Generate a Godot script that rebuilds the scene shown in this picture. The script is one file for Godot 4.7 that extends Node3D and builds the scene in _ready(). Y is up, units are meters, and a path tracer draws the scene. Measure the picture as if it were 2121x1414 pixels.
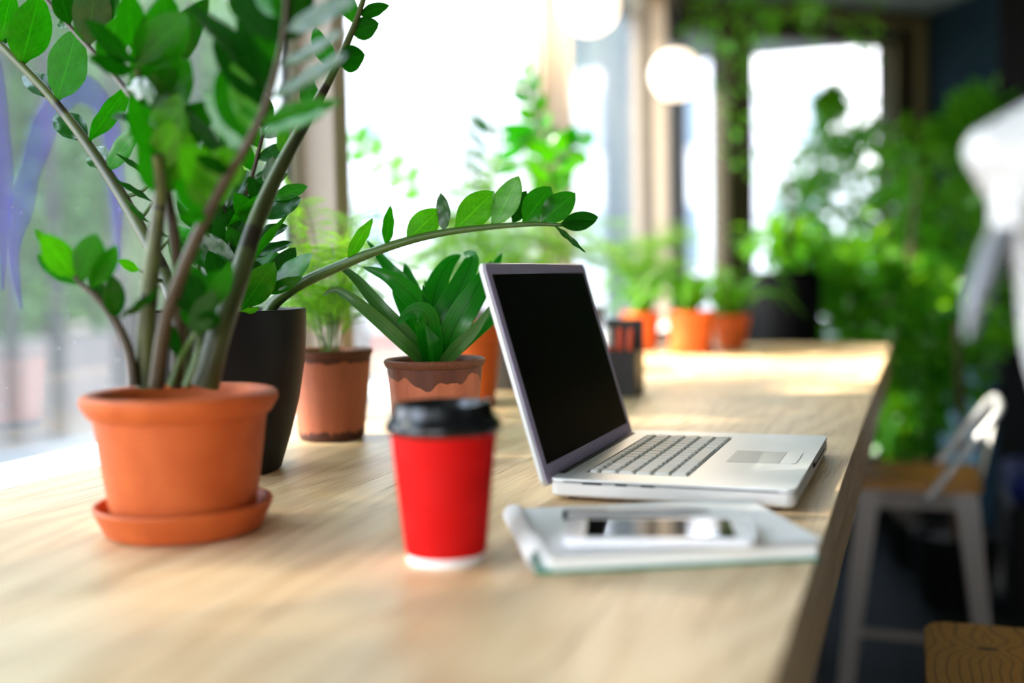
extends Node3D
# A sunny cafe window bar: wooden counter with potted plants, laptop, cup, notebook.
# x runs across the counter (window at -x, room at +x), -z runs along it, y is up.

const TT := 0.98            # height of the counter top
const F := 2318.2           # focal length in pixels of the 2121 x 1414 frame
var CP := Vector3(0, TT + 0.2286, 0)
var CB := Basis(Vector3.UP, 0.348) * Basis(Vector3.RIGHT, -0.0594) * Basis(Vector3.BACK, -0.0196)
var used := {}
var M := {}
var rng := RandomNumberGenerator.new()

# ------------------------------------------------------------------ pixel -> place
func ray(u: float, v: float) -> Vector3:
	return CB * Vector3((u - 1060.5) / F, -(v - 707.0) / F, -1.0)
func pt(u: float, v: float, t: float) -> Vector3:
	return CP + ray(u, v) * t
func on_y(u: float, v: float, y: float) -> Vector3:
	var d := ray(u, v)
	return CP + d * ((y - CP.y) / d.y)
func on_x(u: float, v: float, x: float) -> Vector3:
	var d := ray(u, v)
	return CP + d * (x / d.x)
func on_z(u: float, v: float, z: float) -> Vector3:
	var d := ray(u, v)
	return CP + d * (z / d.z)

# ------------------------------------------------------------------ mesh building
class MB:
	var v := PackedVector3Array()
	var n := PackedVector3Array()
	var uv := PackedVector2Array()
	var ix := PackedInt32Array()
	func tri_flat(a: Vector3, b: Vector3, c: Vector3, ua := Vector2.ZERO, ub := Vector2.ZERO, uc := Vector2.ZERO) -> void:
		var k := v.size()
		var nn := (c - a).cross(b - a).normalized()
		v.append_array([a, b, c]); n.append_array([nn, nn, nn]); uv.append_array([ua, ub, uc]); ix.append_array([k, k + 1, k + 2])
	func quad_flat(a: Vector3, b: Vector3, c: Vector3, d: Vector3) -> void:
		var k := v.size()
		var nn := (c - a).cross(b - a).normalized()
		v.append_array([a, b, c, d]); n.append_array([nn, nn, nn, nn])
		uv.append_array([Vector2(0, 0), Vector2(1, 0), Vector2(1, 1), Vector2(0, 1)])
		ix.append_array([k, k + 1, k + 2, k, k + 2, k + 3])
	# rows of points; smooth normals inside the grid
	func grid(rows: Array, wrap := false, uvs := []) -> void:
		var k := v.size()
		var h: int = rows.size()
		var w: int = rows[0].size()
		var acc := PackedVector3Array()
		acc.resize(h * w)
		for i in h - 1:
			for j in w - 1:
				var a: Vector3 = rows[i][j]
				var b: Vector3 = rows[i][j + 1]
				var c: Vector3 = rows[i + 1][j + 1]
				var d: Vector3 = rows[i + 1][j]
				var f1 := (c - a).cross(b - a)
				var f2 := (d - a).cross(c - a)
				acc[i * w + j] += f1 + f2
				acc[i * w + j + 1] += f1
				acc[(i + 1) * w + j + 1] += f1 + f2
				acc[(i + 1) * w + j] += f2
				var o := k + i * w + j
				if f1.length_squared() > 1e-22: ix.append_array([o, o + 1, o + w + 1])
				if f2.length_squared() > 1e-22: ix.append_array([o, o + w + 1, o + w])
		for i in h:
			if wrap:
				var s := acc[i * w] + acc[i * w + w - 1]
				acc[i * w] = s
				acc[i * w + w - 1] = s
			for j in w:
				v.append(rows[i][j])
				var q := acc[i * w + j]
				n.append(q.normalized() if q.length_squared() > 1e-24 else Vector3.UP)
				if uvs.size(): uv.append(uvs[i][j])
				else: uv.append(Vector2(float(j) / (w - 1), float(i) / (h - 1)))
	func cap(loop: PackedVector3Array) -> void:
		var c := Vector3.ZERO
		for p in loop: c += p
		c /= loop.size()
		for i in loop.size(): tri_flat(c, loop[i], loop[(i + 1) % loop.size()])
	func mesh() -> ArrayMesh:
		var a := []
		a.resize(Mesh.ARRAY_MAX)
		a[Mesh.ARRAY_VERTEX] = v; a[Mesh.ARRAY_NORMAL] = n; a[Mesh.ARRAY_TEX_UV] = uv; a[Mesh.ARRAY_INDEX] = ix
		var m := ArrayMesh.new()
		m.add_surface_from_arrays(Mesh.PRIMITIVE_TRIANGLES, a)
		return m

func lathe_into(b: MB, prof: Array, segs := 48, off := Vector3.ZERO, total := 0.0) -> void:
	# prof: Vector2(radius, y); split in runs at sharp corners
	var len_all := 0.0
	for i in prof.size() - 1: len_all += (prof[i + 1] - prof[i]).length()
	var runs := []
	var cur := [0]
	for i in range(1, prof.size()):
		cur.append(i)
		if i < prof.size() - 1:
			var d0: Vector2 = (prof[i] - prof[i - 1]).normalized()
			var d1: Vector2 = (prof[i + 1] - prof[i]).normalized()
			if d0.dot(d1) < 0.80:
				runs.append(cur)
				cur = [i]
	runs.append(cur)
	for r in runs:
		var rows := []
		var uvs := []
		for i in r:
			var p: Vector2 = prof[i]
			var row := PackedVector3Array()
			var ur := PackedVector2Array()
			for j in segs + 1:
				var a := TAU * (j % segs) / segs
				row.append(off + Vector3(cos(a) * p.x, p.y, sin(a) * p.x))
				ur.append(Vector2(float(j) / segs, p.y / total if total > 0 else 0.0))
			rows.append(row); uvs.append(ur)
		b.grid(rows, true, uvs)
func lathe(prof: Array, segs := 48, total := 0.0) -> ArrayMesh:
	var b := MB.new()
	lathe_into(b, prof, segs, Vector3.ZERO, total)
	return b.mesh()

func smooth_path(p: Array, sub := 5) -> Array:
	# Catmull-Rom through Vector3s (or floats)
	var out := []
	for i in p.size() - 1:
		var a = p[max(i - 1, 0)]; var b = p[i]; var c = p[i + 1]; var d = p[min(i + 2, p.size() - 1)]
		for k in sub:
			var t := float(k) / sub
			out.append(0.5 * (2.0 * b + (c - a) * t + (2.0 * a - 5.0 * b + 4.0 * c - d) * t * t + (3.0 * b - a - 3.0 * c + d) * t * t * t))
	out.append(p[p.size() - 1])
	return out

func tube_into(b: MB, p: Array, r: Array, segs := 8, caps := true) -> void:
	var rows := []
	var t0: Vector3 = (p[1] - p[0]).normalized()
	var side := t0.cross(Vector3.UP if absf(t0.y) < 0.9 else Vector3.RIGHT).normalized()
	for i in p.size():
		var t: Vector3 = (p[min(i + 1, p.size() - 1)] - p[max(i - 1, 0)]).normalized()
		side = (side - t * side.dot(t)).normalized()
		var up := t.cross(side)
		var row := PackedVector3Array()
		for j in segs + 1:
			var a := TAU * (j % segs) / segs
			row.append(p[i] + (side * cos(a) + up * sin(a)) * float(r[i]))
		rows.append(row)
	b.grid(rows, true)
	if caps:
		b.cap(rows[0].slice(0, segs))
		var e: PackedVector3Array = rows[rows.size() - 1].slice(0, segs)
		e.reverse()
		b.cap(e)
func tube(p: Array, r: Array, segs := 8) -> ArrayMesh:
	var b := MB.new()
	tube_into(b, p, r, segs)
	return b.mesh()
func same(r: float, count: int) -> Array:
	var a := []
	for i in count: a.append(r)
	return a

func rrect(w: float, d: float, r: float, seg := 4) -> PackedVector2Array:
	var o := PackedVector2Array()
	for c in [[1, 1, 0.0], [-1, 1, 90.0], [-1, -1, 180.0], [1, -1, 270.0]]:
		for k in seg + 1:
			var a := deg_to_rad(c[2] + 90.0 * k / seg)
			o.append(Vector2(c[0] * (w / 2 - r) + cos(a) * r, c[1] * (d / 2 - r) + sin(a) * r))
	return o
func inset(poly: PackedVector2Array, by: float) -> PackedVector2Array:
	var o := PackedVector2Array()
	var k := poly.size()
	for i in k:
		var d0 := (poly[i] - poly[(i + k - 1) % k]).normalized()
		var d1 := (poly[(i + 1) % k] - poly[i]).normalized()
		var nn := (Vector2(-d0.y, d0.x) + Vector2(-d1.y, d1.x))
		var l := maxf(nn.length(), 0.4)
		nn = nn.normalized()
		o.append(poly[i] + nn * by * 2.0 / l)
	return o
# poly in x,z extruded along y with a bevel; counter-clockwise poly (positive area)
func slab_into(b: MB, poly: PackedVector2Array, y0: float, y1: float, bevel := 0.0, flat := false) -> void:
	var k := poly.size()
	var levels := [[inset(poly, bevel), y0], [poly, y0 + bevel], [poly, y1 - bevel], [inset(poly, bevel), y1]] if bevel > 0.0 else [[poly, y0], [poly, y1]]
	for l in levels.size() - 1:
		var ra := PackedVector3Array()
		var rb := PackedVector3Array()
		for i in k + 1:
			var a: Vector2 = levels[l][0][i % k]
			var c: Vector2 = levels[l + 1][0][i % k]
			ra.append(Vector3(a.x, levels[l][1], a.y))
			rb.append(Vector3(c.x, levels[l + 1][1], c.y))
		if flat:
			for i in k: b.quad_flat(ra[i], ra[i + 1], rb[i + 1], rb[i])
		else:
			b.grid([ra, rb], true)
	for e in 2:
		var pl: PackedVector2Array = levels[0][0] if e == 0 else levels[levels.size() - 1][0]
		var y: float = y0 if e == 0 else y1
		var t := Geometry2D.triangulate_polygon(pl)
		for i in range(0, t.size(), 3):
			var a := Vector3(pl[t[i]].x, y, pl[t[i]].y)
			var c := Vector3(pl[t[i + 1]].x, y, pl[t[i + 1]].y)
			var d := Vector3(pl[t[i + 2]].x, y, pl[t[i + 2]].y)
			if ((d - a).cross(c - a).y > 0) == (e == 1): b.tri_flat(a, c, d)
			else: b.tri_flat(a, d, c)
func slab(poly: PackedVector2Array, y0: float, y1: float, bevel := 0.0, flat := false) -> ArrayMesh:
	var b := MB.new()
	slab_into(b, poly, y0, y1, bevel, flat)
	return b.mesh()
# chamfered box centred on c
func cbox_into(b: MB, c: Vector3, s: Vector3, bev := 0.002) -> void:
	var q := MB.new()
	slab_into(q, rrect(s.x, s.z, bev, 1), -s.y / 2, s.y / 2, bev, true)
	append(b, q, Transform3D(Basis(), c))
func append(b: MB, q: MB, t: Transform3D) -> void:
	var k := b.v.size()
	for p in q.v: b.v.append(t * p)
	for p in q.n: b.n.append((t.basis * p).normalized())
	b.uv.append_array(q.uv)
	for i in q.ix: b.ix.append(k + i)
func cbox(s: Vector3, bev := 0.002, c := Vector3.ZERO) -> ArrayMesh:
	var b := MB.new()
	cbox_into(b, c, s, bev)
	return b.mesh()
# wooden board with grain along the longest axis (uv in metres / 1)
func board(s: Vector3, bev: float, u0: float, v0: float, along_z := true) -> ArrayMesh:
	var b := MB.new()
	cbox_into(b, Vector3.ZERO, s, bev)
	for i in b.v.size():
		var p := b.v[i]
		var nn := b.n[i]
		var across := p.x if absf(nn.y) > 0.5 else p.y + s.x / 2 * signf(nn.x)
		if absf(nn.z) > 0.5: across = p.x
		b.uv[i] = Vector2(u0 + (across if along_z else (p.z if absf(nn.y) > 0.5 else p.y)) / 0.5, v0 + (p.z if along_z else p.x) / 2.0)
	return b.mesh()

# ------------------------------------------------------------------ objects
func numbered(called: String) -> String:
	if not used.has(called):
		used[called] = 0
		return called
	used[called] += 1
	return "%s_%03d" % [called, used[called]]
func thing(called: String, label: String, category: String, at := Vector3.ZERO, group := "") -> Node3D:
	var o := Node3D.new()
	o.name = numbered(called)
	add_child(o)
	o.position = at
	o.set_meta("label", label); o.set_meta("category", category)
	if group: o.set_meta("group", group)
	return o
func part(parent: Node, called: String, mesh: Mesh, mat: Material, t := Transform3D(), label := "") -> MeshInstance3D:
	var o := MeshInstance3D.new()
	o.name = called
	o.mesh = mesh
	o.material_override = mat
	o.transform = t
	if label: o.set_meta("label", label)
	parent.add_child(o, true)
	return o
func setting(called: String, label: String, category: String) -> Node3D:
	var o := thing(called, label, category)
	o.set_meta("kind", "structure")
	return o
func at(x: float, y: float, z: float) -> Transform3D:
	return Transform3D(Basis(), Vector3(x, y, z))
func span(a: Vector3, b: Vector3, thick: float, depth: float, bev := 0.002) -> Array:
	# a beam from a to b: [mesh, transform]; depth lies along the horizontal across it
	var d := b - a
	var y := d.normalized()
	var x := (Vector3.RIGHT if absf(y.y) > 0.5 else Vector3.UP)
	var z := x.cross(y).normalized()
	x = y.cross(z)
	return [cbox(Vector3(thick, d.length(), depth), bev), Transform3D(Basis(x, y, z), (a + b) / 2)]

# ------------------------------------------------------------------ materials
func mat(c: Color, rough := 0.6, spec := 0.5, metal := 0.0) -> StandardMaterial3D:
	var m := StandardMaterial3D.new()
	m.albedo_color = c; m.roughness = rough; m.metallic_specular = spec; m.metallic = metal
	m.cull_mode = BaseMaterial3D.CULL_DISABLED
	return m
func noise_tex(seed_: int, freq: float, c0: Color, c1: Color, size := 256, octaves := 4) -> NoiseTexture2D:
	var f := FastNoiseLite.new()
	f.seed = seed_; f.frequency = freq; f.fractal_octaves = octaves; f.noise_type = FastNoiseLite.TYPE_SIMPLEX_SMOOTH
	var t := NoiseTexture2D.new()
	t.width = size; t.height = size; t.seamless = true; t.noise = f
	var g := Gradient.new()
	g.set_color(0, c0); g.set_color(1, c1)
	t.color_ramp = g
	return t
func mottled(m: StandardMaterial3D, t: Texture2D, scale := 4.0) -> StandardMaterial3D:
	m.albedo_texture = t
	m.uv1_triplanar = true
	m.uv1_world_triplanar = true
	m.uv1_scale = Vector3.ONE * scale
	return m
func image_tex(w: int, h: int, fn: Callable) -> ImageTexture:
	var d := PackedByteArray()
	d.resize(w * h * 3)
	var k := 0
	for y in h:
		for x in w:
			var c: Color = fn.call(x, y)
			d[k] = int(clampf(c.r, 0, 1) * 255); d[k + 1] = int(clampf(c.g, 0, 1) * 255); d[k + 2] = int(clampf(c.b, 0, 1) * 255)
			k += 3
	return ImageTexture.create_from_image(Image.create_from_data(w, h, false, Image.FORMAT_RGB8, d))

func make_materials() -> void:
	# light ash wood: fine growth rings and pores along v
	var nz := FastNoiseLite.new(); nz.seed = 11; nz.noise_type = FastNoiseLite.TYPE_SIMPLEX_SMOOTH; nz.frequency = 1.0; nz.fractal_octaves = 3
	var n2 := FastNoiseLite.new(); n2.seed = 23; n2.noise_type = FastNoiseLite.TYPE_SIMPLEX; n2.frequency = 1.0; n2.fractal_octaves = 2
	var pale := Color(0.885, 0.765, 0.59)
	var tan_ := Color(0.775, 0.63, 0.45)
	var pore := Color(0.52, 0.40, 0.27)
	var wood_fn := func(x: int, y: int) -> Color:
		var u := x / 512.0
		var w := y / 1024.0
		# blend over the seam so that it repeats
		var warp := nz.get_noise_2d(u * 2.2, w * 1.4) * (1.0 - smoothstep(0.85, 1.0, w)) + nz.get_noise_2d(u * 2.2, (w - 1.0) * 1.4) * smoothstep(0.85, 1.0, w)
		var rings := 0.5 + 0.5 * sin((u * 9.0 + warp * 3.6) * TAU)
		var fine := n2.get_noise_2d(u * 150.0, w * 7.0)
		var c := pale.lerp(tan_, pow(rings, 2.5) * 0.55 + clampf(fine, 0, 1) * 0.25)
		var p := n2.get_noise_2d(u * 210.0 + 40.0, w * 9.0)
		if p > 0.42: c = c.lerp(pore, clampf((p - 0.42) * 2.2, 0.0, 0.6) * (0.35 + 0.65 * rings))
		return c
	var wt := image_tex(512, 1024, wood_fn)
	for k in 3:
		var m := mat([Color(1, 1, 1), Color(0.97, 0.96, 0.94), Color(1.0, 0.98, 0.95)][k], 0.42, 0.5)
		m.albedo_texture = wt
		M["wood%d" % k] = m
	# stool seat: brown pine with a knot
	var seat_fn := func(x: int, y: int) -> Color:
		var u := x / 512.0
		var w := y / 512.0
		var dx := u - 0.27
		var dy := w - 0.62
		var e := exp(-(dx * dx * 26.0 + dy * dy * 110.0))
		var e2 := exp(-(pow(u - 0.27, 2) * 60.0 + pow(w - 0.99, 2) * 14.0))
		var hgt := u * 21.0 + nz.get_noise_2d(u * 1.1 + 9.0, w * 0.8) * 1.3 + e * 2.0 * signf(dx) * (1.0 - exp(-absf(dx) * 60.0)) + e2 * 2.0 * signf(u - 0.27)
		var fr := hgt - floorf(hgt)
		var line := smoothstep(0.72, 0.97, fr) * (1.0 - smoothstep(0.97, 1.0, fr))
		var fine := n2.get_noise_2d(u * 180.0, w * 9.0)
		var c := Color(0.76, 0.54, 0.25).lerp(Color(0.66, 0.45, 0.19), clampf(0.5 + 0.7 * fine, 0, 1) * 0.6)
		c = c.lerp(Color(0.22, 0.11, 0.04), line * 0.5)
		var kr := sqrt(dx * dx * 5.0 + dy * dy * 26.0)
		if kr < 0.13: c = c.lerp(Color(0.20, 0.10, 0.05), 1.0 - smoothstep(0.07, 0.13, kr))
		return c
	M.seat = mat(Color(1, 1, 1), 0.5, 0.4)
	M.seat.albedo_texture = image_tex(512, 512, seat_fn)
	# leaf blade: midrib and side veins, nearly white so that the tint gives the green
	var leaf_fn := func(x: int, y: int) -> Color:
		var u := absf(x / 127.0 - 0.5) * 2.0
		var w := y / 255.0
		var mott := 0.5 + 0.5 * nz.get_noise_2d(x * 0.03, y * 0.02)
		var c := Color(0.70, 0.76, 0.62).lerp(Color(0.86, 0.90, 0.80), mott)
		var vein := absf(fmod(w * 9.0 - u * 2.0 + 20.0, 1.0) - 0.5)
		if vein < 0.06: c = c.lerp(Color(1.0, 1.0, 0.92), 0.35)
		var rib := 0.035 * (1.0 - 0.5 * w)
		if u < rib * 2.4: c = c.lerp(Color(1.0, 1.0, 1.0), 1.0 - smoothstep(rib * 0.8, rib * 2.4, u))
		return c
	var lt := image_tex(128, 256, leaf_fn)
	for a in [["leaf_dark", Color(0.10, 0.36, 0.07), Color(0.68, 0.92, 0.3), 0.22], ["leaf_mid", Color(0.18, 0.56, 0.06), Color(0.76, 0.97, 0.3), 0.24], ["leaf_young", Color(0.36, 0.70, 0.10), Color(0.88, 1.0, 0.35), 0.28]]:
		var m := mat(a[1], a[3], 0.5)
		m.albedo_texture = lt
		m.backlight_enabled = true
		m.backlight = a[2]
		M[a[0]] = m
	# strap leaf with lengthwise ribs
	var strap_fn := func(x: int, y: int) -> Color:
		var u := x / 127.0
		var w := y / 127.0
		var s := 0.5 + 0.5 * sin(u * TAU * 7.0)
		var c := Color(0.78, 0.86, 0.72).lerp(Color(0.98, 1.0, 0.92), s * 0.6 + 0.3 * nz.get_noise_2d(u * 9.0, w * 3.0))
		if absf(u - 0.5) < 0.02: c = Color(0.6, 0.7, 0.55)
		if u < 0.03 or u > 0.97: c = Color(1.0, 1.0, 0.8)
		return c
	var st := image_tex(128, 128, strap_fn)
	M.strap = mat(Color(0.08, 0.46, 0.06), 0.3, 0.5); M.strap.albedo_texture = st; M.strap.backlight_enabled = true; M.strap.backlight = Color(0.6, 0.92, 0.3)
	M.strap_pale = mat(Color(0.26, 0.43, 0.19), 0.35, 0.5); M.strap_pale.albedo_texture = st; M.strap_pale.backlight_enabled = true; M.strap_pale.backlight = Color(0.32, 0.60, 0.14)
	M.spider = mat(Color(0.42, 0.66, 0.12), 0.35, 0.5); M.spider.albedo_texture = st; M.spider.backlight_enabled = true; M.spider.backlight = Color(0.7, 0.95, 0.15)
	M.fern = mat(Color(0.38, 0.60, 0.12), 0.5, 0.3); M.fern.backlight_enabled = true; M.fern.backlight = Color(0.66, 0.94, 0.15)
	M.fern_stem = mat(Color(0.35, 0.48, 0.16), 0.5, 0.4)
	for a in [["crown", Color(0.24, 0.50, 0.10), Color(0.55, 0.82, 0.10)], ["hedge", Color(0.22, 0.36, 0.16), Color(0.30, 0.46, 0.16)], ["street_leaf", Color(0.22, 0.40, 0.14), Color(0.4, 0.6, 0.1)]]:
		M[a[0]] = mat(a[1], 0.3 if a[0] != "hedge" else 0.6, 0.5)
		M[a[0]].backlight_enabled = true
		M[a[0]].backlight = a[2]
	# stems: green-brown with darker ring bands
	var stem_fn := func(x: int, y: int) -> Color:
		var w := y / 127.0
		var b := nz.get_noise_2d(3.0 + sin(x * TAU / 64.0) * 0.3, y * 0.03) * 0.7 + n2.get_noise_2d(x * 0.5, y * 0.03) * 0.2
		var c := Color(0.34, 0.38, 0.18).lerp(Color(0.22, 0.24, 0.12), clampf(0.5 + b * 1.2, 0, 1))
		if absf(w - 0.33) < 0.018 or absf(w - 0.7) < 0.014: c = Color(0.16, 0.13, 0.08)
		return c
	M.stem = mat(Color(1, 1, 1), 0.4, 0.45); M.stem.albedo_texture = image_tex(64, 128, stem_fn)
	M.stem_green = mat(Color(0.27, 0.38, 0.15), 0.35, 0.5)
	M.stem_brown = mat(Color(0.25, 0.205, 0.13), 0.5, 0.4)
	M.soil = mottled(mat(Color(1, 1, 1), 0.95, 0.2), noise_tex(5, 0.12, Color(0.10, 0.07, 0.05), Color(0.26, 0.19, 0.14)), 14.0)
	M.terracotta = mottled(mat(Color(1, 1, 1), 0.55, 0.35), noise_tex(7, 0.02, Color(0.70, 0.32, 0.135), Color(0.78, 0.39, 0.18)), 5.0)
	# older clay pots: damp earthy stain bands with ragged edges
	for k in 2:
		var stain := func(x: int, y: int) -> Color:
			var u := x / 512.0
			var w := y / 128.0
			var su := sin(u * TAU) * 2.0
			var cu := cos(u * TAU) * 2.0
			var b := nz.get_noise_3d(su, cu, w * 0.6 + k * 7)
			var fine := nz.get_noise_3d(su * 6.0, cu * 6.0, w * 8.0)
			var c := Color(0.69, 0.39, 0.26).lerp(Color(0.62, 0.33, 0.21), clampf(0.5 + b + fine * 0.3, 0, 1))
			var top := 0.80 + 0.045 * sin(u * TAU * 3.0 + 1.0) + 0.03 * sin(u * TAU * 8.0) + 0.012 * sin(u * TAU * 17.0 + 2.0) if k == 0 else 0.87 + b * 0.05 + fine * 0.02
			if w > top: c = Color(0.31, 0.155, 0.09).lerp(Color(0.38, 0.20, 0.11), clampf(0.5 + b, 0, 1))
			if k == 1 and w < 0.10 + fine * 0.05 + b * 0.03: c = Color(0.28, 0.14, 0.09)
			return c
		var m := mat(Color(1, 1, 1), 0.5, 0.4)
		m.albedo_texture = image_tex(512, 128, stain)
		M["clay%d" % k] = m
	M.clay_rim = mottled(mat(Color(1, 1, 1), 0.6, 0.35), noise_tex(9, 0.08, Color(0.30, 0.17, 0.10), Color(0.45, 0.26, 0.16)), 9.0)
	M.orange_clay = mottled(mat(Color(1, 1, 1), 0.55, 0.35), noise_tex(13, 0.03, Color(0.80, 0.36, 0.14), Color(0.86, 0.42, 0.18)), 5.0)
	M.black_pot = mottled(mat(Color(1, 1, 1), 0.5, 0.35), noise_tex(15, 0.35, Color(0.045, 0.048, 0.052), Color(0.11, 0.115, 0.12)), 8.0)
	M.grey_pot = mottled(mat(Color(1, 1, 1), 0.7, 0.3), noise_tex(17, 0.1, Color(0.30, 0.29, 0.27), Color(0.38, 0.37, 0.34)), 6.0)
	M.floor_black = mat(Color(0.03, 0.032, 0.035), 0.6, 0.25)
	M.red = mat(Color(0.78, 0.012, 0.006), 0.6, 0.3)
	M.paper = mat(Color(0.93, 0.92, 0.90), 0.75, 0.3)
	M.page_edge = mat(Color(0.90, 0.89, 0.85), 0.8, 0.2)
	M.lid_black = mat(Color(0.035, 0.038, 0.045), 0.22, 0.5)
	M.alu = mat(Color(0.84, 0.85, 0.84), 0.42, 0.5, 0.35)
	M.alu_matte = mat(Color(0.84, 0.83, 0.80), 0.5, 0.5, 0.2)
	M.bezel = mat(Color(0.74, 0.69, 0.80), 0.45, 0.5, 0.15)
	M.key = mat(Color(0.88, 0.88, 0.84), 0.5, 0.45)
	M.well = mat(Color(0.36, 0.35, 0.31), 0.7, 0.3)
	M.slot = mat(Color(0.06, 0.06, 0.06), 0.6, 0.3)
	M.screen = mat(Color(0.008, 0.010, 0.011), 0.45, 0.15)
	M.teal = mat(Color(0.03, 0.50, 0.38), 0.5, 0.4)
	M.phone_white = mat(Color(0.90, 0.90, 0.90), 0.2, 0.5)
	M.phone_screen = mat(Color(0.01, 0.011, 0.013), 0.04, 0.55)
	M.chrome = mat(Color(0.80, 0.79, 0.78), 0.3, 0.5, 0.6)
	M.black = mat(Color(0.03, 0.03, 0.035), 0.4, 0.5)
	M.orange = mat(Color(0.9, 0.3, 0.05), 0.4, 0.5)
	M.white_metal = mat(Color(0.80, 0.80, 0.79), 0.35, 0.5)
	M.stool_metal = mat(Color(0.47, 0.43, 0.39), 0.4, 0.5, 0.1)
	M.grey_metal = mat(Color(0.40, 0.41, 0.42), 0.35, 0.5, 0.3)
	M.mullion = mat(Color(0.60, 0.55, 0.49), 0.5, 0.4)
	M.sash = mat(Color(0.78, 0.80, 0.78), 0.4, 0.5)
	M.gasket = mat(Color(0.10, 0.11, 0.12), 0.6, 0.3)
	M.sill = mat(Color(0.90, 0.89, 0.87), 0.45, 0.4)
	M.dark_frame = mottled(mat(Color(1, 1, 1), 0.5, 0.4), noise_tex(19, 0.05, Color(0.17, 0.15, 0.11), Color(0.22, 0.20, 0.14)), 2.0)
	M.frame_edge = mat(Color(0.40, 0.38, 0.26), 0.5, 0.4)
	M.blue_wall = mottled(mat(Color(1, 1, 1), 0.7, 0.3), noise_tex(21, 0.02, Color(0.07, 0.15, 0.20), Color(0.08, 0.17, 0.22)), 1.0)
	M.dark_wall = mat(Color(0.06, 0.065, 0.08), 0.8, 0.3)
	M.inner_wall = mat(Color(0.55, 0.54, 0.53), 0.85, 0.2)
	M.ceiling = mat(Color(0.55, 0.60, 0.62), 0.85, 0.2)
	M.tile = mottled(mat(Color(1, 1, 1), 0.75, 0.12), noise_tex(25, 0.04, Color(0.035, 0.05, 0.053), Color(0.055, 0.07, 0.072)), 1.5)
	M.joint = mat(Color(0.16, 0.17, 0.17), 0.9, 0.2)
	M.pavement = mottled(mat(Color(1, 1, 1), 0.9, 0.2), noise_tex(27, 0.05, Color(0.27, 0.27, 0.26), Color(0.38, 0.38, 0.36)), 0.6)
	M.plaster = mat(Color(0.90, 0.88, 0.86), 0.9, 0.2)
	M.window_dark = mat(Color(0.55, 0.60, 0.64), 0.2, 0.5)
	M.office = mat(Color(0.30, 0.36, 0.40), 0.35, 0.5)
	M.office_fin = mat(Color(0.48, 0.53, 0.52), 0.6, 0.4)
	M.bark = mottled(mat(Color(1, 1, 1), 0.9, 0.2), noise_tex(29, 0.08, Color(0.15, 0.16, 0.15), Color(0.24, 0.25, 0.23)), 2.0)
	M.brick_soil = mottled(mat(Color(1, 1, 1), 0.9, 0.2), noise_tex(31, 0.06, Color(0.36, 0.34, 0.32), Color(0.48, 0.45, 0.42)), 0.8)
	M.blue_fabric = mat(Color(0.02, 0.07, 0.27), 0.8, 0.3)
	M.paint = mat(Color(0.42, 0.34, 1.0, 0.38), 0.5, 0.3)
	M.paint.transparency = BaseMaterial3D.TRANSPARENCY_ALPHA
	M.glass = mat(Color(0.96, 0.98, 0.97, 0.04), 0.0, 0.5)
	M.glass.transparency = BaseMaterial3D.TRANSPARENCY_ALPHA
	M.glass_dust_veil = mat(Color(0.92, 0.94, 0.95, 0.05), 0.0, 0.5)
	M.glass_dust_veil.transparency = BaseMaterial3D.TRANSPARENCY_ALPHA
	M.glass_dust_veil.backlight_enabled = true
	M.glass_dust_veil.backlight = Color(0.17, 0.17, 0.18)  # dust film plus a haze veil added to grey the view outside
	M.dust = mat(Color(0.9, 0.92, 0.95), 0.8, 0.3)
	M.globe = mat(Color(1.0, 0.96, 0.90), 0.4, 0.4)
	M.globe.emission_enabled = true
	M.globe.emission = Color(1.0, 0.90, 0.80)
	M.globe.emission_energy_multiplier = 1.3

# ------------------------------------------------------------------ plants
var zz_meshes := []
func make_leaf_mesh(rows_: int, curl: float, fold: float, wide_at: float) -> ArrayMesh:
	# unit leaf along +y, width 1 across x, facing +z
	var b := MB.new()
	var rows := []
	var uvs := []
	for i in rows_ + 1:
		var s := float(i) / rows_
		var hw := 0.0
		if s < 0.06: hw = 0.035
		else:
			var q := (s - 0.06) / 0.94
			hw = 0.5 * pow(sin(PI * pow(q, wide_at)), 0.72) if q < 1.0 else 0.0
			hw = maxf(hw, 0.035 * (1.0 - q))
		var row := PackedVector3Array()
		var ur := PackedVector2Array()
		for j in 5:
			var c := (j - 2) / 2.0
			var z := curl * (s * s - s * 0.2) + fold * absf(c) * hw - 0.10 * c * c * hw
			z += 0.012 * sin(s * 19.0 + c * 2.0) * absf(c)
			row.append(Vector3(c * hw, s, z))
			ur.append(Vector2(0.5 + c * 0.5, s))
		rows.append(row); uvs.append(ur)
	b.grid(rows, false, uvs)
	return b.mesh()

func leaf_at(parent: Node3D, base: Vector3, a: Vector3, tip: Vector3, width: float, facing: Vector3, m: Material, mesh: Mesh) -> void:
	var ax := tip - a
	var nn := facing - ax * (facing.dot(ax) / ax.length_squared())
	if nn.length_squared() < 1e-8: nn = ax.cross(Vector3(0.3, 0.5, 0.8))
	nn = nn.normalized()
	var sd := ax.normalized().cross(nn)
	part(parent, "leaf", mesh, m, Transform3D(Basis(sd * width, ax, nn * ax.length()), a - base))

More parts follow.
